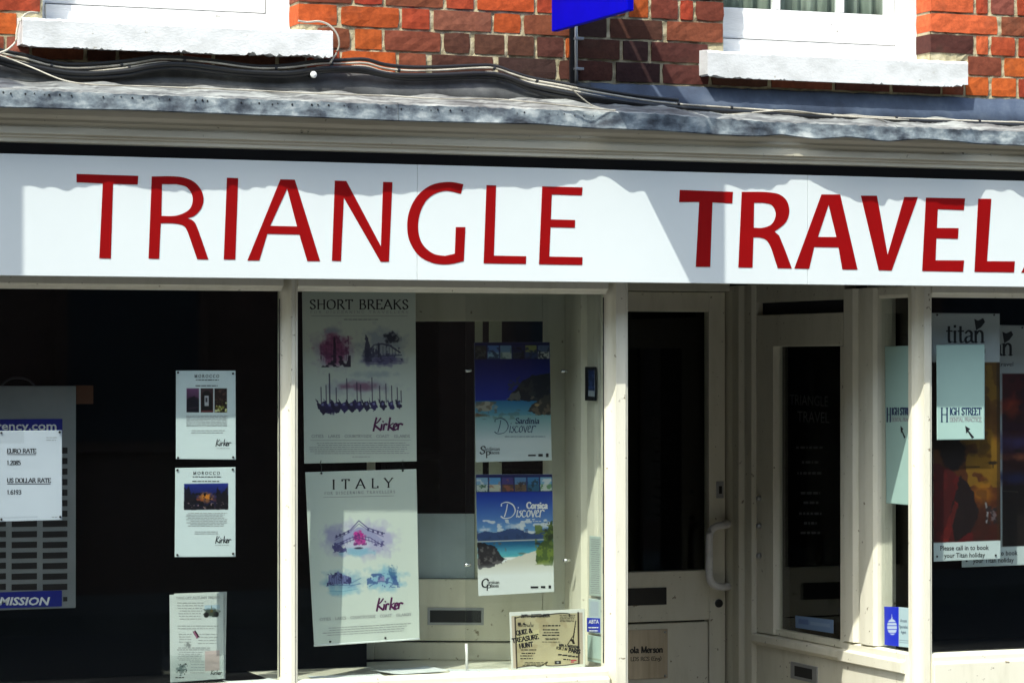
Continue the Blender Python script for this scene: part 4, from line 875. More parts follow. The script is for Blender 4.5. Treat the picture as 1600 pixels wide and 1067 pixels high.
t = Text(mor); t.greek(291, 355, 649, 665, 8, h=.8, ragged=False); t.greek(296, 352, 672, 675.5, 2); t.greek(338, 360, 700, 700, 1, h=.6); t.build('grey_ink', th)
t = Text(mor); t.script('kirker', 336.5, 686, 361, 697.5, .13); t.build('ink', th)
# Morocco 2
cv = Canvas(273, 730, 368, 870, (222, 236, 238), 1.3)
cv.grad(287, 755, 356.5, 796, (28, 45, 135), (18, 14, 28)).ell(322, 776, 15, 9, (215, 130, 40), .95, .9, .5, 4, 5).ell(305, 781, 14, 5, (150, 70, 30), .8, .9, .5, 8, 4).ell(342, 782, 12, 4, (130, 60, 40), .8, .9, .5, 9, 4).speck(287, 770, 356.5, 796, (10, 8, 14), .52, 4, 21)
cv.poly([(287, 760), (291, 765), (294, 757), (298, 772), (302, 768), (306, 775), (306, 796), (287, 796)], (12, 12, 24), .85, 1.5).poly([(356, 758), (350, 766), (346, 772), (340, 760), (337, 772), (338, 796), (356, 796)], (14, 12, 22), .85, 1.5); cv.speck(288, 784, 356, 795, (180, 150, 150), .7, 3, 6, .7)
th = notice('white notice with one night market photograph, lower of the pair in the left window', [(274, 731), (368, 729.5), (368, 869.5), (273, 870)], mor, cv, name='poster', pinpts=[(277, 734), (363.5, 733), (364, 864.5), (277, 866.5)], group='white travel notices in the left window', pinmat='black')
t = Text(mor); t.line('MOROCCO', 302, 741, 4.4, 343, thick=.2, thin=.08, track=.5); t.greek(299, 346, 744, 744, 1, h=1.2); t.greek(300, 345, 751, 751, 1, h=1.2); t.build('ink', th)
t = Text(mor); t.greek(290, 356, 801, 821, 9, h=.8); t.greek(300, 344, 830, 833, 2); t.greek(336, 358, 851, 851, 1, h=.6); t.build('grey_ink', th)
t = Text(mor); t.script('kirker', 336, 837, 361, 849, .13); t.build('ink', th)
# leaflets in a clear holder
LP = Pl((0, .07, 0), (-.12, -1, 0)); LP2 = Pl((0, .078, 0), (-.12, -1, 0))
cv = Canvas(265, 928, 353, 1062, (214, 224, 222), 1.3)
cv.ell(333, 958, 15, 8, (60, 70, 60), .95, .35, .4, 5, 4).poly([(331, 958), (333.5, 945), (336, 958)], (90, 80, 40)).rect(322, 946, 347, 953, (150, 190, 220), .5).ell(325, 961, 5, 5, (25, 25, 25)).ell(341, 961, 5, 5, (25, 25, 25))
cv.poly([(302, 986), (307, 984), (314, 995), (309, 997)], (70, 20, 50)).poly([(303, 986), (305, 985.5), (311, 996), (309, 996.5)], (170, 110, 140)).ell(294, 1006, 6, 5, (130, 135, 135), .8, .5, .5, 2, 3)
cv.rect(322, 1017, 346, 1048, (205, 165, 160), .55).ell(283, 1043, 9, 8, (90, 110, 110), .8, .4, .6, 6, 3).speck(274, 1034, 293, 1052, (40, 50, 50), .6, 3, 7)
th = thing('leaflet_stack', 'stack of printed travel leaflets standing on the left window shelf', 'leaflets', LP.pt(266, 1064))
c2 = Canvas(270, 925, 355, 1062, (205, 212, 210)); sheet('back_leaflet', c2, LP2, [(272, 927), (354.5, 924), (352, 1060), (270, 1064)], th)
sheet('front_leaflet', cv, LP, [(265, 929), (349, 926), (350, 1060), (266, 1066)], th)
t = Text(LP); t.line('TAKE OFF AUTUMN BREAKS', 275, 935.5, 3.4, 344, thick=.16, thin=.07, dy=-1.5); t.greek(276, 318, 941, 966, 7, h=.8); t.greek(276, 342, 977, 981, 2, h=.8); t.greek(278, 300, 990, 1002, 4, h=.7); t.greek(308, 342, 990, 1004, 4, h=.7); t.greek(273, 330, 1011, 1014, 2, h=1.1); t.greek(275, 318, 1018, 1030, 5, h=.7); t.greek(296, 320, 1033, 1050, 5, h=.7)
t.build('grey_ink', th)
t = Text(LP); t.script('kirker', 329, 1046, 347, 1054, .14); t.greek(273, 288, 1057, 1057, 1, h=1.6); t.build('ink', th)
b = MB(); LP.box(b, 253, 990, 256, 1066, .02, .04); LP.box(b, 253, 1060, 352, 1064, .012, .004); LP.box(b, 256.2, 1022, 352, 1059.5, .013, .0025)
tag(b.build('leaflet_holder', M['acrylic']), 'clear acrylic holder around the leaflets on the left window shelf', 'holder')

# ================================================================== WINDOW 2 : hung posters
IY = .172
HPl = YP(IY)
cv = Canvas(472, 456, 651, 723, (218, 226, 214), 1.5)
cv.a += ((cv.n(60, 2)-.5)*6)[..., None]
def wash(cx, cy, rx, ry, col, seed, a=.75): cv.ell(cx, cy, rx*1.28, ry*1.22, col, min(1, a*1.1), .6, .4, seed, 9)
wash(522, 545, 33, 32, (186, 178, 196), 3, .8); wash(521, 545, 24, 24, (150, 78, 122), 4, .95); cv.speck(500, 525, 545, 566, (110, 50, 95), .55, 6, 5, .7)
cv.poly([(519.5, 568), (520.5, 532), (522, 525), (524, 532), (525, 568)], (62, 28, 66)); cv.speck(500, 556, 548, 574, (40, 28, 52), .48, 7, 9, .9); wash(520, 517, 14, 5, (160, 168, 186), 7, .7); cv.line([(504, 535), (504, 565)], 1, (110, 60, 100), .5); cv.line([(513, 533), (513, 565)], 1, (110, 60, 100), .5)
wash(596, 541, 34, 27, (172, 182, 196), 11, .85); wash(598, 562, 32, 10, (112, 108, 150), 12, .9); cv.ell(614, 529, 15, 10, (42, 46, 66), .95, .5, .6, 13, 5); cv.poly([(570, 566), (571, 530), (573, 522), (575, 530), (578, 540), (582, 566)], (66, 70, 100), .9, 1.5); cv.ell(573, 556, 9, 12, (58, 60, 92), .8, .6, .5, 15, 5)
cv.line([(578, 548), (585, 540), (597, 538), (610, 541), (626, 552)], 2.4, (78, 82, 112)); cv.line([(578, 558), (628, 556)], 1.8, (86, 90, 120)); cv.ell(587, 546, 5, 7, (190, 200, 208), .9, .3); cv.speck(575, 540, 630, 568, (70, 72, 104), .62, 6, 17, .8); cv.line([(592, 538), (592, 558)], 3, (70, 72, 100))
for k in range(10): cv.line([(579+k*5, 541+abs(k-3)*.9), (579+k*5, 556)], .8, (62, 66, 96), .8)
for y in (561, 565, 569): cv.line([(572, y), (590, y+1), (610, y-.5), (628, y+.6)], .8, (84, 84, 130), .7)
for k in range(6): cv.line([(501+k*8, 540+(k % 2)*4), (501+k*8, 564)], .9, (92, 44, 88), .7)
for y in (546, 553): cv.line([(499, y), (545, y+1)], .7, (100, 50, 96), .6)
wash(560, 605, 60, 12, (188, 192, 200), 21, .8); wash(585, 586, 30, 6, (178, 190, 196), 22, .7); wash(565, 604, 32, 7, (150, 112, 138), 23, .9)
for x, y in ((500, 605), (508, 602), (513.5, 584), (524, 606), (541, 592), (557, 598), (563, 602), (581, 591), (593, 604), (603, 601), (612, 604), (621, 607), (627, 612)): cv.line([(x, y), (x+.4, 630)], 1.3 if y > 590 else 2, (46, 36, 66), .95)
for i, x in enumerate((500, 512, 522, 534, 546, 558, 570, 582, 596, 610, 622)):
    s1 = 1-.05*i; cv.poly([(x-9*s1, 622), (x-2, 630), (x+8*s1, 626), (x+12*s1, 640*s1+634*(1-s1)), (x+3, 648*s1+636*(1-s1)), (x-5*s1, 638)], (44, 36, 92) if i % 2 else (34, 30, 66), .95, 2.2, 30+i, 4); cv.ell(x+2, 632, 4*s1, 3, (150, 148, 200), .75, .5, .4, 50+i, 4)
cv.ell(516, 642, 12, 5, (36, 30, 74), .9, .4, .6, 61, 4)
th = notice('tall grey white poster headed SHORT BREAKS hung in the middle window', [(472, 456), (649, 455), (651, 720.5), (475.5, 724)], HPl, cv, group='watercolour posters hung in the middle window')
t = Text(HPl); t.line('SHORT BREAKS', 484, 483, 14.5, 637.5, thick=.17, thin=.05, track=.17); t.build('ink', th)
t = Text(HPl); t.line('FOR DISCERNING TRAVELLERS', 485, 489.5, 3.6, 637, thick=.16, thin=.08, track=.6, serif=False); t.bar(486, 493.5, 637, 494.1); t.greek(533, 592, 498.5, 498.5, 1, h=1.5); t.line('CITIES · LAKES · COUNTRYSIDE · COAST · ISLANDS', 487, 683.5, 4.4, 640, thick=.18, thin=.09, track=.2); t.bar(485, 687.5, 642, 688, -.6)
t.greek(482, 645, 692, 708, 6, dy=-.6, h=.9); t.greek(548, 580, 713, 713, 1); t.build('grey_ink', th)
t = Text(HPl); t.script('kirker', 582, 652, 629, 674, .16); t.build('purple_ink', th)
# strings and hooks between the posters
for x in (501.5, 629.5):
    o = MB().tube(catmull([HPl.pt(x, 719, .002), HPl.pt(x-1.2, 724, .003), HPl.pt(x+.8, 730, .003), HPl.pt(x, 736, .002)], 3), .0012, 6).build('poster_hook', M['black'])
    tag(o, 'small dark hook joining the two hung posters, %s' % ('nearer the window post' if x < 550 else 'nearer the inner door'), 'hook')
# ITALY, curling at its left edge
def bul(px, py): return np.clip((py-735)/270, 0, 1)**1.6*.03*np.clip((600-px)/130, -.3, 1)
IP = Pl((0, IY, 0), (0, -1, 0), bul)
cv = Canvas(477, 732, 659, 1007, (220, 230, 220), 1.5)
cv.a += ((cv.n(60, 6)-.5)*6)[..., None]
wash(563, 842, 52, 27, (190, 188, 214), 3, .9); wash(520, 836, 14, 20, (170, 168, 205), 4, .8); wash(596, 850, 26, 20, (180, 176, 212), 5, .7); wash(560, 862, 28, 7, (140, 190, 215), 6, .8)
cv.poly([(519, 846), (545, 830), (561, 822), (580, 828), (600, 844), (600, 850), (578, 838), (561, 834), (545, 842), (522, 858)], (160, 162, 200), .9, 1).line([(522, 838), (548, 826), (562, 812), (576, 824), (604, 834)], 1.6, (92, 88, 140))
for x, y in ((524, 836), (530, 834), (537, 832), (544, 829), (577, 827), (585, 830), (593, 832), (600, 834)): cv.ell(x, y, 2.2, 3.2, (64, 62, 108), .9, .4)
cv.line([(520, 850), (545, 840), (561, 836), (580, 840), (598, 852)], 1.5, (92, 88, 140)); cv.ell(562, 850, 24, 9, (205, 212, 228), .8, .4); cv.ell(562, 840, 11, 12, (190, 70, 150), .95, .3, .4, 9, 4); cv.speck(552, 828, 574, 852, (120, 40, 120), .58, 5, 14, .8); cv.speck(516, 846, 540, 862, (66, 60, 120), .55, 6, 15, .8); cv.speck(585, 846, 603, 862, (72, 66, 124), .56, 6, 16, .8)
cv.ell(560, 856, 9, 2.2, (40, 36, 70), .9, .5)
for k in range(16):
    x = 520+k*5.2; y = 848-14*math.exp(-((x-561)/24)**2); cv.line([(x, y), (x+.5, y+7)], .9, (70, 64, 122), .85)
cv.line([(519, 852), (540, 846), (561, 839), (582, 846), (603, 853)], 1.0, (54, 50, 104), .8); cv.line([(521, 842), (546, 830), (562, 817), (577, 828), (602, 839)], .9, (70, 66, 120), .8)
for x, y, c in ((556, 832, (210, 60, 160)), (566, 834, (190, 40, 140)), (560, 843, (150, 40, 130)), (569, 846, (200, 70, 160)), (555, 849, (120, 40, 120))): cv.ell(x, y, 4, 3, c, .9, .4, .5, int(x), 3)
wash(532, 910, 32, 19, (150, 188, 208), 21, .95); wash(530, 925, 26, 6, (160, 206, 218), 22, .8); cv.poly([(506, 912), (508, 896), (519, 897), (524, 891), (530, 897), (543, 901), (545, 912)], (116, 122, 172), .9, 1.5); cv.speck(504, 893, 546, 914, (54, 54, 104), .55, 5, 23, .9)
for k in range(9): cv.line([(509+k*4, 900), (509+k*4, 911)], .8, (60, 60, 116), .8)
cv.line([(503, 914), (520, 913), (545, 915), (562, 913)], .9, (60, 90, 140), .8); cv.line([(508, 922), (530, 924), (556, 921)], .8, (90, 150, 180), .8); cv.line([(544, 912), (562, 904)], 1.2, (110, 140, 170)); cv.line([(540, 918), (560, 912)], 1, (110, 150, 180))
wash(602, 908, 31, 18, (150, 196, 216), 31, .95); cv.ell(617, 900, 10, 12, (58, 104, 150), .85, .5, .6, 32, 5); cv.ell(597, 908, 9, 6, (150, 130, 180), .85, .5, .4, 33, 4); cv.speck(572, 898, 628, 922, (62, 90, 150), .57, 6, 34, .8); cv.line([(576, 918), (592, 910), (610, 913), (626, 918)], 1.4, (80, 110, 160))
th = notice('tall white poster headed ITALY hung below the grey one, lower edge curled', [(477, 737.5), (650.5, 732.5), (657, 998), (487, 1007)], IP, cv, group='watercolour posters hung in the middle window', pinpts=[(502, 739), (629, 735), (513, 1001), (602, 996)], pinmat='black')
b = MB()
b.tube([IP.pt(487+170*k/8, 1007-9*k/8, -.001) for k in range(9)], .0032, 8); b.build('bottom_rail', M['paper'], th, smooth=True)
t = Text(IP); t.line('ITALY', 519, 764, 14.5, 613, dy=-3, thick=.17, thin=.05, track=.62); t.build('ink', th)
t = Text(IP); t.line('FOR DISCERNING TRAVELLERS', 507, 772.5, 4.2, 617, dy=-2.5, thick=.18, thin=.09, track=.5, serif=False); t.bar(505, 776.5, 616, 777.1, -2.5); t.line('CITIES · LAKES · COUNTRYSIDE · COAST · ISLANDS', 497, 968.5, 4.2, 643, dy=-7, thick=.18, thin=.09, track=.2); t.greek(500, 644, 980, 991, 4, dy=-7); t.build('grey_ink', th)
t = Text(IP); t.script('kirker', 587, 934, 630, 955, .16, -2); t.build('purple_ink', th)

# clear poster holder with chrome clips
AY = .245; AC = YP(AY)
ac = thing('acrylic_panel', 'upright clear acrylic panel with chrome clips holding two island posters', 'panel', AC.pt(805, 1042))
b = MB(); AC.box(b, 728, 462, 883, 1040, 0, .004); b.build('clear_sheet', M['acrylic'], ac)
for x, y in ((730, 579), (880, 580), (729, 882), (884, 875)):
    c = AC.pt(x, y); b = MB(); b.tube([c-np.array((.011, .010, 0)), c+np.array((.011, -.010, 0))], .0055, 10); b.build('clip', M['chrome'], ac, smooth=True)
AQ = YP(AY-.006)
def thumbs(cv, x0, y0, x1, y1, seed, pal):
    cv.rect(x0, y0, x1, y1, (20, 24, 86)); n = len(pal); w_ = (x1-x0)/n
    for i, c in enumerate(pal):
        a = x0+i*w_+1; b_ = x0+(i+1)*w_-1; cv.rect(a, y0+5, b_, y1-1, c[0]).rect(a, (y0+y1)/2+2, b_, y1-1, c[1]).speck(a, y0+8, b_, y1-1, c[2], .58, 5, seed+i, .8)
cv = Canvas(742, 535, 862, 722, (214, 226, 228), 1.1)
cv.grad(742, 560, 862, 628, (10, 18, 104), (22, 46, 150)); cv.grad(742, 626, 862, 655, (34, 110, 160), (120, 176, 186)); cv.grad(742, 650, 862, 690, (130, 176, 180), (214, 226, 228))
cv.poly([(794, 626), (802, 612), (818, 596), (835, 587), (862, 584), (862, 630)], (24, 28, 36), 1, 2, 5, 7).speck(794, 588, 862, 628, (58, 58, 54), .56, 8, 7, .6).poly([(793, 626), (798, 616), (812, 612), (815, 626)], (110, 110, 104), .8, 2, 8, 5)
cv.ell(759, 636, 17, 9, (160, 156, 140), 1, .25, .35, 9, 7).speck(743, 628, 777, 646, (104, 96, 80), .55, 6, 10, .7).ell(749, 649, 14, 4, (112, 84, 58), .9, .5, .4, 11, 5)
cv.poly([(826, 644), (834, 632), (850, 622), (862, 616), (862, 650), (840, 650)], (60, 56, 50), 1, 2, 12, 6).speck(830, 620, 862, 650, (128, 112, 90), .58, 6, 13, .7).ell(840, 634, 5, 3, (190, 160, 110), .8, .5)
cv.speck(744, 640, 830, 656, (90, 110, 100), .62, 9, 15, .4, 4); thumbs(cv, 742, 535, 862, 562, 40, [((60, 60, 60), (40, 44, 50), (90, 90, 90)), ((90, 130, 200), (150, 190, 220), (40, 60, 90)), ((110, 150, 190), (180, 200, 200), (100, 130, 130)), ((30, 40, 90), (50, 60, 80), (20, 20, 40)), ((140, 150, 90), (50, 70, 120), (40, 50, 80)), ((90, 110, 150), (200, 210, 210), (40, 50, 60))])
th = notice('dark blue bay poster, upper of two on the clear panel in the middle window', [(741, 535), (859, 534.5), (862, 719), (743.5, 722)], AQ, cv, group='island posters on the acrylic panel')
t = Text(AQ); t.line('Sardinia', 805, 661.5, 8.5, 842, thick=.2, thin=.09, shear=.12); t.script('discover', 774, 653, 838, 678, .055); t.greek(783, 856, 681.5, 681.5, 1, h=.9); t.build('navy_ink', th)
t = Text(AQ); t.line('S', 749, 709, 12, 757, thick=.18, thin=.08, shear=.15); t.line('ardinian', 757, 703.5, 5, 781, thick=.16, thin=.08); t.line('P', 759, 715, 10, 766, thick=.18, thin=.08); t.line('laces', 766, 709, 5, 780, thick=.16, thin=.08); t.bar(825, 710, 837, 712.5); t.bar(841, 709, 848, 713); t.bar(853, 708, 857, 714); t.build('ink', th)
cv = Canvas(743, 741, 866, 931, (228, 234, 232), 1.1)
cv.grad(743, 768, 866, 832, (18, 52, 164), (126, 178, 226)); cv.speck(743, 812, 866, 836, (236, 242, 246), .58, 12, 5, .9, 6); cv.ell(805, 824, 14, 6, (240, 244, 248), .9, .7, .5, 8, 6).ell(755, 828, 14, 5, (235, 240, 246), .8, .7, .5, 9, 6).ell(850, 824, 12, 4, (235, 240, 246), .7, .7, .5, 10, 6)
cv.poly([(743, 834), (756, 829), (770, 833), (782, 831), (796, 827), (808, 827), (820, 833), (834, 836), (846, 830), (866, 828), (866, 850), (743, 850)], (58, 84, 134), 1, 1.2, 3, 6); cv.speck(743, 828, 866, 848, (44, 66, 112), .55, 10, 4, .5); cv.rect(743, 845, 866, 847, (190, 200, 200)); cv.grad(743, 847, 866, 872, (36, 108, 160), (90, 176, 180)); cv.speck(790, 850, 866, 870, (60, 140, 170), .6, 14, 6, .4, 4)
cv.poly([(780, 882), (800, 874), (820, 868), (845, 862), (866, 866), (866, 900), (743, 900), (743, 880)], (206, 204, 190), 1, 2, 7, 8); cv.poly([(743, 846), (756, 848), (770, 854), (780, 866), (790, 876), (775, 884), (743, 888)], (40, 38, 42), 1, 3, 11, 6).speck(743, 848, 790, 886, (104, 100, 100), .57, 5, 12, .8)
cv.poly([(866, 816), (858, 822), (852, 846), (840, 862), (836, 884), (866, 890)], (70, 92, 44), 1, 3, 13, 6).speck(836, 822, 866, 886, (112, 130, 52), .54, 6, 14, .8).speck(852, 818, 866, 850, (36, 50, 32), .55, 5, 15, .8); cv.ell(841, 852, 6, 3, (60, 66, 60), .9, .5, .4, 16, 3); cv.ell(815, 867, 8, 2, (90, 100, 90), .8, .5)
m = np.clip((cv.gy-880)/22, 0, 1); cv.put(m, (230, 236, 234)); thumbs(cv, 743, 741, 866, 769, 60, [((130, 170, 200), (70, 110, 80), (220, 220, 220)), ((90, 150, 200), (190, 190, 170), (160, 120, 100)), ((70, 60, 120), (90, 70, 60), (150, 90, 70)), ((90, 130, 170), (110, 90, 70), (60, 50, 50)), ((60, 120, 170), (50, 100, 130), (30, 50, 60)), ((130, 180, 210), (110, 150, 110), (230, 230, 230))])
th = notice('bright beach and mountains poster, lower of two on the clear panel', [(743, 741), (863, 740.5), (866, 924.5), (747.5, 931)], AQ, cv, group='island posters on the acrylic panel')
t = Text(AQ); t.line('Corsica', 823, 794, 9.5, 855, thick=.26, thin=.13); t.script('discover', 784, 784, 851, 810, .08); t.greek(812, 846, 813.5, 813.5, 1, h=.9); t.build('white_ink', th)
t = Text(AQ); t.line('C', 752, 917, 13, 762, thick=.2, thin=.09, shear=.12); t.line('orsican', 762, 911.5, 5, 780, thick=.16, thin=.08); t.line('P', 760, 922, 9, 767, thick=.18, thin=.08); t.line('laces', 767, 917, 5, 779, thick=.16, thin=.08); t.bar(829, 915.5, 841, 918.5); t.bar(845, 915, 852, 918.5); t.bar(857, 914, 861, 919); t.build('ink', th)

# quiz card leaning on the shelf
QP = Pl((0, .075, 0), (0, -1, 0))
cv = Canvas(796, 950, 915, 1048, (196, 186, 150), 1.6)
cv.a += ((cv.n(30, 4)-.5)*22)[..., None]; cv.speck(800, 955, 912, 1042, (176, 160, 122), .6, 18, 8, .5)
E_ = (238, 240, 232); cv.rect(796, 950, 915, 956.5, E_).rect(796, 1042, 915, 1048, E_).rect(796, 950, 799.5, 1048, E_).rect(911.5, 950, 915, 1048, E_)
cv.rect(799.5, 958, 804, 1044, (206, 190, 170)).rect(804, 958, 806, 1045, (44, 38, 30)).rect(907, 956, 911.5, 1042, (200, 184, 168)).rect(903.5, 955, 906, 1042, (54, 40, 32))
cv.line(catmull([(806, 960), (820, 957.5), (840, 959), (870, 956), (889, 957), (891, 961)], 5), 1.6, (34, 28, 22)); cv.line(catmull([(806, 1043), (830, 1041), (842, 1043), (854, 1036), (853, 1042), (880, 1043), (904, 1041)], 5), 1.4, (46, 38, 30))
cv.poly([(806, 988), (842, 981), (843, 996), (807, 1004)], (224, 216, 160), .6).poly([(869, 1010), (906, 1016), (906, 1026), (869, 1018)], (216, 204, 152), .6)
cv.poly([(900.2, 969), (901.5, 969), (898, 995), (897, 1000), (899, 1008), (895.5, 1008), (893.5, 1003), (891, 1003.5), (888, 1009), (886, 1009), (893, 998), (896, 994)], (34, 26, 22)); cv.poly([(893.6, 1000), (895.4, 996), (896, 1000)], (196, 186, 150))
cv.rect(809, 968, 814, 973, (40, 38, 40)).ell(820, 970.5, 3.5, 2.6, (40, 38, 40)).ell(822, 969.5, 2.5, 2, (196, 186, 150)).rect(829, 968, 830, 973, (60, 56, 50)).rect(866, 1035, 876, 1040.5, (30, 30, 34)).ell(871, 1037.5, 2.6, 1.8, (200, 200, 200), .8).rect(892, 1034.5, 901, 1036.5, (190, 40, 70)).rect(892, 1037.5, 897, 1039, (190, 40, 70))
th = notice('parchment coloured quiz and treasure hunt card standing in the middle window corner', [(795.5, 956), (913.5, 950.5), (914.5, 1042), (799, 1047.5)], QP, cv, name='quiz_card', cat='card', sheetname='card')
t = Text(QP); R_ = -.17
t.line('QUIZ &', 807, 992, 7, 832, rot=R_, thick=.26, thin=.1, track=.1); t.line('TREASURE', 801, 1004, 7, 842, rot=R_, thick=.26, thin=.1, track=.1); t.line('HUNT', 812, 1012.5, 7, 833, rot=R_, thick=.26, thin=.1, track=.1)
t.line('26TH SEPTEMBER', 814, 964.3, 4.5, 859, thick=.28, thin=.12, dy=-1.2); t.line('WIN A WEEKEND', 873, 1009, 4, 905, rot=.12, thick=.24, thin=.12); t.line('FOR 2 IN', 869, 1013.5, 4, 886, rot=.14, thick=.24, thin=.12); t.line('PARIS', 888, 1018.5, 6.5, 906, rot=.13, thick=.28, thin=.12)
t.greek(845, 877, 976, 976, 1, h=1.8, gap=1.4); t.greek(847, 875, 982.5, 982.5, 1, h=1.6); t.greek(849, 874, 987, 987, 1, h=1.4); t.greek(846, 877, 991, 991, 1, h=1.6); t.greek(850, 874, 996.5, 998, 2, h=.8); t.greek(846, 878, 1002, 1002, 1, h=.7)
t.greek(810, 839, 1014, 1014, 1, h=1.3); t.greek(812, 838, 1019.3, 1019.3, 1, h=1.5); t.greek(812, 834, 1023.3, 1023.3, 1, h=1.5); t.greek(811, 834, 1027.5, 1027.5, 1, h=1.5); t.greek(816, 850, 1034, 1038.5, 3, h=.8); t.greek(873, 899, 960.5, 970, 5, h=.8); t.greek(870, 904, 1021, 1023, 1, dy=4, h=2); t.greek(879, 892, 1028.5, 1028.5, 1, h=1.6, dy=1)
t.greek(808, 834, 975.5, 977.5, 2, h=.8); t.build('ink', th)
# little wire stand and loose papers on the shelf
stp = YP(.11); st = thing('card_stand', 'small white upright stand with cross foot on the middle window shelf', 'stand', stp.pt(729, 1047))
b = MB(); b.tube([stp.pt(729.5, 1047), stp.pt(729.3, 1025), stp.pt(728.5, 1005)], .0048, 8); b.build('stem', M['white'], st, smooth=True)
zf = .6165
xs_ = XY(729, .11)
for dx, dy in ((.055, .03), (-.05, -.035), (.05, -.04), (-.045, .035)):
    MB().tube([(xs_, .11, zf+.004), (xs_+dx, .11+dy, zf)], .004, 6).build('foot', M['white'], st)
def paper(px, Y, w_, d_, rot, z, label, curl=.012):
    x = XY(px, Y); n = 8; vs = []
    for j in range(2):
        for i in range(n+1):
            u = i/n-.5; vv = (j-.5)*d_; zc = z+curl*max(0, abs(u)*2-.6)**2
            vs.append((x+u*w_*math.cos(rot)-vv*math.sin(rot), Y+u*w_*math.sin(rot)+vv*math.cos(rot), zc))
    top = [(i, i+1, n+2+i, n+1+i) for i in range(n)]; N = len(vs); vs2 = [(a, b_, c_2-.001) for a, b_, c_2 in vs]
    bd = list(range(n+1))+[2*n+1-i for i in range(n+1)]
    fs = top+[tuple(N+q for q in reversed(f)) for f in top]+[(bd[k], bd[(k+1) % len(bd)], N+bd[(k+1) % len(bd)], N+bd[k]) for k in range(len(bd))]
    o = MB().add(vs+vs2, fs).build("paper_sheet", M["paper"]); tag(o, label, 'paper', 'loose papers on the window shelf')
paper(395, .12, .16, .11, .12, .616, 'loose white paper on the left window shelf beside the post', .02)
paper(545, .12, .24, .16, -.1, .616, 'flat white paper on the middle window shelf under the ITALY poster', .016)
paper(640, .20, .21, .15, .2, .622, 'curled white paper lying behind the other papers below the ITALY poster', .02)
paper(750, .15, .20, .14, -.25, .616, 'white paper lying under the small white stand', .014)
paper(860, .17, .22, .15, .1, .616, 'white paper half hidden behind the parchment quiz card', .014)

# things fixed to the lining at the window's right end
LQ = XP(XLR-.014)
b = MB(); LQ.box(b, 917, 573, 931, 626, .008, .012); ph = thing('door_bell_panel', 'small black panel with a blue face on the inner lining above the leaflets', 'panel', LQ.pt(924, 626)); b.build('case', M['black'], ph, bevel=.003)
cv = Canvas(919, 578, 930, 618, (30, 48, 96)); cv.rect(919, 609, 930, 618, (170, 180, 190)).speck(919, 585, 930, 606, (70, 96, 150), .58, 4, 3, .7); LQ2 = XP(XLR-.0235); sheet('face', cv, LQ2, [(919, 578), (929, 578.5), (929, 620), (919, 619)], ph)
cv = Canvas(920, 838, 942, 931, (198, 214, 206)); th = notice('narrow white typed sheet pinned to the inner lining', [(921, 836.5), (940.5, 838.5), (940.5, 932), (920.5, 929.5)], LQ, cv, name='notice', cat='notice')
t = Text(LQ); t.greek(923, 938, 842, 925, 26, dy=1, h=1, gap=.6); t.build('grey_ink', th)
cv = Canvas(917, 934, 944, 990, (204, 222, 222)); cv.rect(920, 938, 936, 962, (184, 198, 214), .8)
th = notice('white card with a small blue sticker at its foot on the inner lining', [(920, 934.5), (941.5, 937), (942, 991), (920, 988)], LQ, cv, name='notice', cat='notice')
LQs = XP(XLR-.0155); cv = Canvas(918, 965, 938, 988, (18, 50, 200)); th = notice('square blue association sticker on the white card of the inner lining', [(917, 964.5), (937.5, 965.5), (937.5, 988), (917, 986.5)], LQs, cv, name='sticker', cat='sticker')
t = Text(LQs); t.sans('ABTA', 920, 973.5, 6, 936, bold=.02); t.greek(919, 936, 979, 984, 2, h=1.8, gap=.6); t.build('white_ink', th)
cv = Canvas(916, 990, 950, 1037, (190, 214, 206)); cv.rect(916, 1030, 950, 1033, (150, 160, 130), .6)
th = notice('pale green sheet below the white card on the inner lining', [(918, 991), (943, 995), (943, 1037), (918, 1032)], LQ, cv, name='notice', cat='notice')

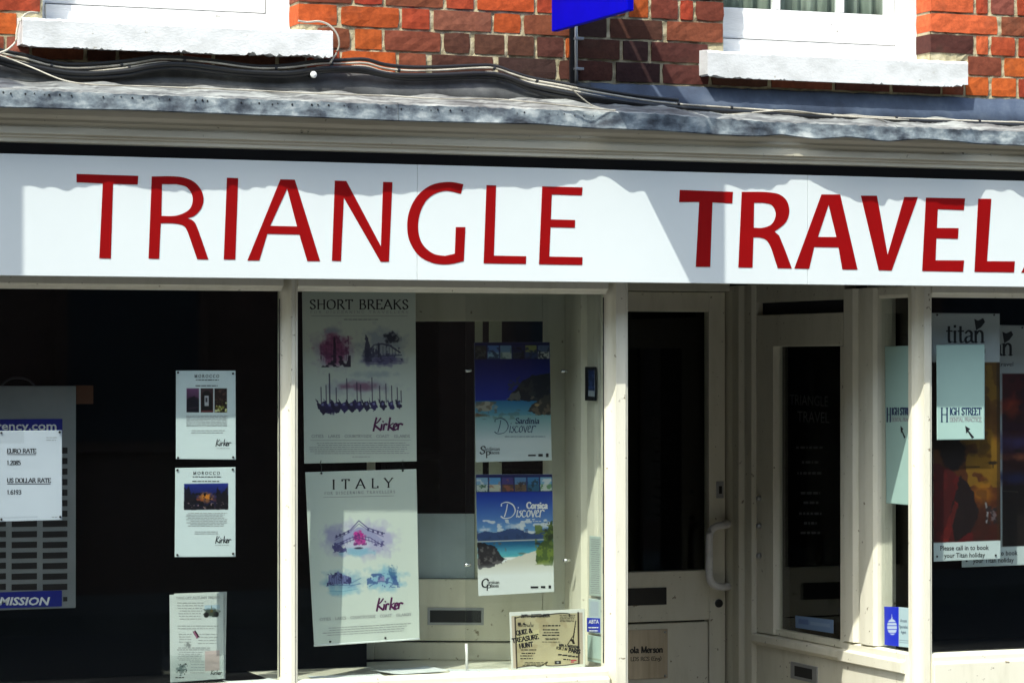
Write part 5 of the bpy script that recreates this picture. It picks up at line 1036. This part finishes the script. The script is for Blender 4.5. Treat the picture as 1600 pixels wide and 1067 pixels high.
# ================================================================== RIGHT WINDOW
T1 = YP(.060); T2 = YP(.20)
def titan(pl, ox, oy, label, corners, seed, first):
    x0, y0 = corners[0]; x1, y1 = corners[2]
    cv = Canvas(x0, y0, x1, y1, (200, 210, 212), 1.0)
    if first:
        cv.grad(1456, 565, 1564, 844, (120, 84, 22), (66, 20, 14)); cv.speck(1500, 570, 1564, 760, (150, 112, 30), .5, 22, 5, .8); cv.ell(1540, 690, 34, 60, (170, 120, 30), .7, .9, .4, 7, 16); cv.ell(1535, 770, 26, 30, (176, 110, 24), .7, .8, .4, 8, 14)
        cv.rect(1456, 565, 1492, 700, (24, 14, 14), .9); cv.ell(1487, 705, 22, 30, (22, 12, 12), 1, .2, .2, 9, 10); cv.poly([(1456, 720), (1490, 735), (1512, 760), (1520, 844), (1456, 844)], (92, 16, 18), 1, 3, 10, 8); cv.poly([(1500, 740), (1516, 760), (1530, 800), (1515, 830), (1490, 843), (1482, 800)], (30, 16, 18), 1, 3, 11, 8); cv.poly([(1466, 842), (1490, 780), (1496, 785), (1480, 843)], (140, 30, 26), .7, 2, 12, 5)
        cv.line([(1540, 785), (1543, 800), (1541, 815)], 3, (180, 186, 200), .9); cv.ell(1552, 805, 5, 11, (120, 110, 120), .8, .4, .6, 13, 4); cv.speck(1540, 790, 1562, 818, (40, 30, 34), .5, 5, 14, .9)
        cv.line([(1505, 728), (1530, 728)], 2, (52, 32, 14), .7); cv.ell(1551, 722, 11, 3.5, (40, 26, 12), .95, .5, .3, 15, 4); cv.line([(1552, 722), (1552, 730)], 1.5, (40, 26, 12)); cv.rect(1558, 565, 1566, 844, (60, 40, 18), .6)
    else:
        cv.grad(1566, 582, 1680, 850, (90, 20, 22), (20, 16, 20)); cv.ell(1580, 635, 26, 22, (190, 70, 30), .8, .9, .5, 5, 14); cv.speck(1566, 590, 1680, 670, (60, 20, 44), .55, 18, 6, .8); cv.ell(1590, 690, 50, 22, (74, 66, 130), .8, .9, .4, 7, 16); cv.ell(1600, 712, 50, 8, (190, 110, 70), .7, .9, .4, 8, 14); cv.ell(1590, 745, 60, 14, (40, 44, 92), .9, .8, .3, 9, 16); cv.rect(1566, 756, 1680, 850, (30, 24, 22), .9); cv.ell(1590, 702, 8, 3, (40, 26, 24), .9, .5); cv.line([(1567, 764), (1590, 766)], 1.3, (110, 100, 90), .7)
    cv.speck(1456, 565, 1680, 850, (34, 20, 16), .56, 26, 31, .25); cv.a *= .86
    hy = 565 if first else 582
    cv.rect(x0-1, y0-1, x1+1, hy, (196, 204, 208)); fy = 844 if first else 851
    cv.rect(x0-1, fy, x1+1, y1+1, (212, 226, 228))
    th = notice(label, corners, pl, cv, group='safari posters in the right window', pinpts=[(ox+8, oy+3), (ox+97, oy+3), (x0+8, y1-4), (x1-8, y1-6)], pinmat='black')
    t = Text(pl); t.line('titan', ox+22, oy+46, 28.5, ox+82, thick=.14, thin=.05, track=.03)
    t.poly([(ox+69, oy+27), (ox+66, oy+9), (ox+72, oy+12), (ox+80, oy+8), (ox+83, oy+14), (ox+77, oy+22)]) 
    t.sans('travel', ox+60, oy+63, 7, ox+83)
    bx = 1469 if first else 1514
    t.sans('Please call in to book', bx, 859.5 if first else 868, 7.6, bx+76, bold=.012, dy=-1.2); t.sans('your Titan holiday', bx+6, 871 if first else 879, 7.6, bx+70, bold=.012, dy=-1.2)
    t.build('ink', th); return th
titan(T1, 1456, 489, 'safari poster behind the aqua sticker nearest the corner post', [(1456, 489), (1562, 490), (1563.5, 873), (1459, 877)], 3, True)
titan(T2, 1500, 509, 'second safari poster with sunset sky cut by the picture edge', [(1502, 507), (1665, 509), (1665, 880), (1503, 886)], 4, False)
# aqua dental stickers on the glass
def dental(pl, corners, label, tx, ty, sc, cut=None):
    xs_ = [c[0] for c in corners]; ys_ = [c[1] for c in corners]
    cv = Canvas(min(xs_), min(ys_), max(xs_), max(ys_), (174, 208, 198), .6)
    cv.a += ((cv.n(30, 3)-.5)*5)[..., None]
    th = notice(label, corners, pl, cv, name='dental_sign', cat='sign', group='aqua dental practice signs')
    W = 63*sc
    t = Text(pl); t.line('H', tx, ty, 22, tx+11*sc, thick=.1, thin=.04); t.line('IGH STREET' if sc == 1 else 'IGH STRE', tx+14*sc, ty-11, 11, tx+W, thick=.17, thin=.06, track=.07); t.build('navy_ink', th)
    ax, ay = tx+38*sc, ty+6
    t2 = Text(pl); t2.poly([(ax, ay), (ax+8*sc, ay+5), (ax+5*sc, ay+7.3), (ax+14*sc, ay+18), (ax+10.5*sc, ay+20), (ax+4*sc, ay+9.5), (ax+1.5*sc, ay+12)]); t2.build('ink', th, 'arrow')
    t3 = Text(pl); t3.bar(tx+14*sc, ty-8.7, tx+W, ty-8.1); t3.line('DENTAL PRACTICE' if sc == 1 else 'DENTAL PRAC', tx+14*sc, ty-.5, 6, tx+W, thick=.16, thin=.07, serif=False); t3.build('grey_ink', th)
D1 = YP(.0072)
dental(D1, [(1463, 539), (1538.5, 538.5), (1538.5, 686.5), (1464, 687.5)], 'aqua dental sign with an arrow on the front glass of the right window', 1470, 659, 1.0)
D2 = XP(XR+.0112)
dental(D2, [(1382.5, 541), (1423, 540), (1423, 789.5), (1384.5, 786)], 'longer aqua dental sign on the return glass beside the corner post', 1386, 659, .56)
# stickers at the foot of the return glass
cv = Canvas(1381, 947, 1404, 1009, (30, 52, 206), 1.6); cv.ell(1393.5, 979, 8.5, 13.5, (196, 214, 236), 1, .12).poly([(1392.2, 968), (1393.2, 958), (1394.4, 968)], (196, 214, 236))
for y in (972, 977, 983, 989): cv.line([(1385, y+.6), (1402, y-.8)], 1.1, (30, 52, 206))
th = notice('blue sticker with a white globe at the foot of the return glass', [(1381.5, 947), (1404, 948), (1404, 1009.5), (1382, 1007)], D2, cv, name='sticker', cat='sticker')
cv = Canvas(1404, 948, 1424, 1011, (186, 214, 220), 1.4); cv.rect(1405, 1000, 1423, 1001, (120, 140, 160)).rect(1405, 1003.5, 1423, 1004.3, (120, 140, 160))
th = notice('pale sticker reading Access Specialist Agent beside the blue globe sticker', [(1404.3, 948), (1423, 949.5), (1423, 1011.4), (1404.3, 1009.6)], D2, cv, name='sticker', cat='sticker')
t = Text(D2); t.sans('Access', 1407, 971, 5, 1417, dy=.6); t.sans('Specialist', 1405.5, 980.5, 5, 1418.5, dy=1); t.sans('Agent', 1408, 989, 5, 1416, dy=.6); t.build('navy_ink', th)
cv = Canvas(1242, 961, 1303, 988, (120, 150, 190)); cv.rect(1247, 967, 1263, 978, (90, 118, 170)).rect(1266, 970, 1298, 977, (140, 166, 200)); gq = XP(XR+.0252)
th = notice('small pale blue sticker low on the dark side glass', [(1242.5, 961), (1302, 968), (1302, 989), (1243, 980)], gq, cv, name='sticker', cat='sticker')

# ================================================================== ACROSS THE ROAD (seen only as reflections)
tr_ = thing('brick_terrace', 'plain brick terrace across the road behind the viewer', 'building', (0, -11.2, 0))
MB().box(-24, 24, -19, -11.2, 0, 8.0).build('wall', M['terrace'], tr_)
MB().prism([(0, -11.0, 8.0), (0, -19.3, 8.0), (0, -15.5, 9.6)], (-24, 0, 0), (24, 0, 0)).build('roof', M['gap'], tr_)
for i in range(12):
    x = -20+i*3.5
    for z in (1.0, 3.7, 6.0):
        wn = MB().box(x, x+1.1, -11.2, -11.15, z, z+1.6).build('window', M['terrace'], tr_)
        MB().box(x+.08, x+1.02, -11.149, -11.14, z+.08, z+1.52).build('pane', M['gap'], wn)
print('bricks', nbrick[0], 'objects', len(SC.objects))
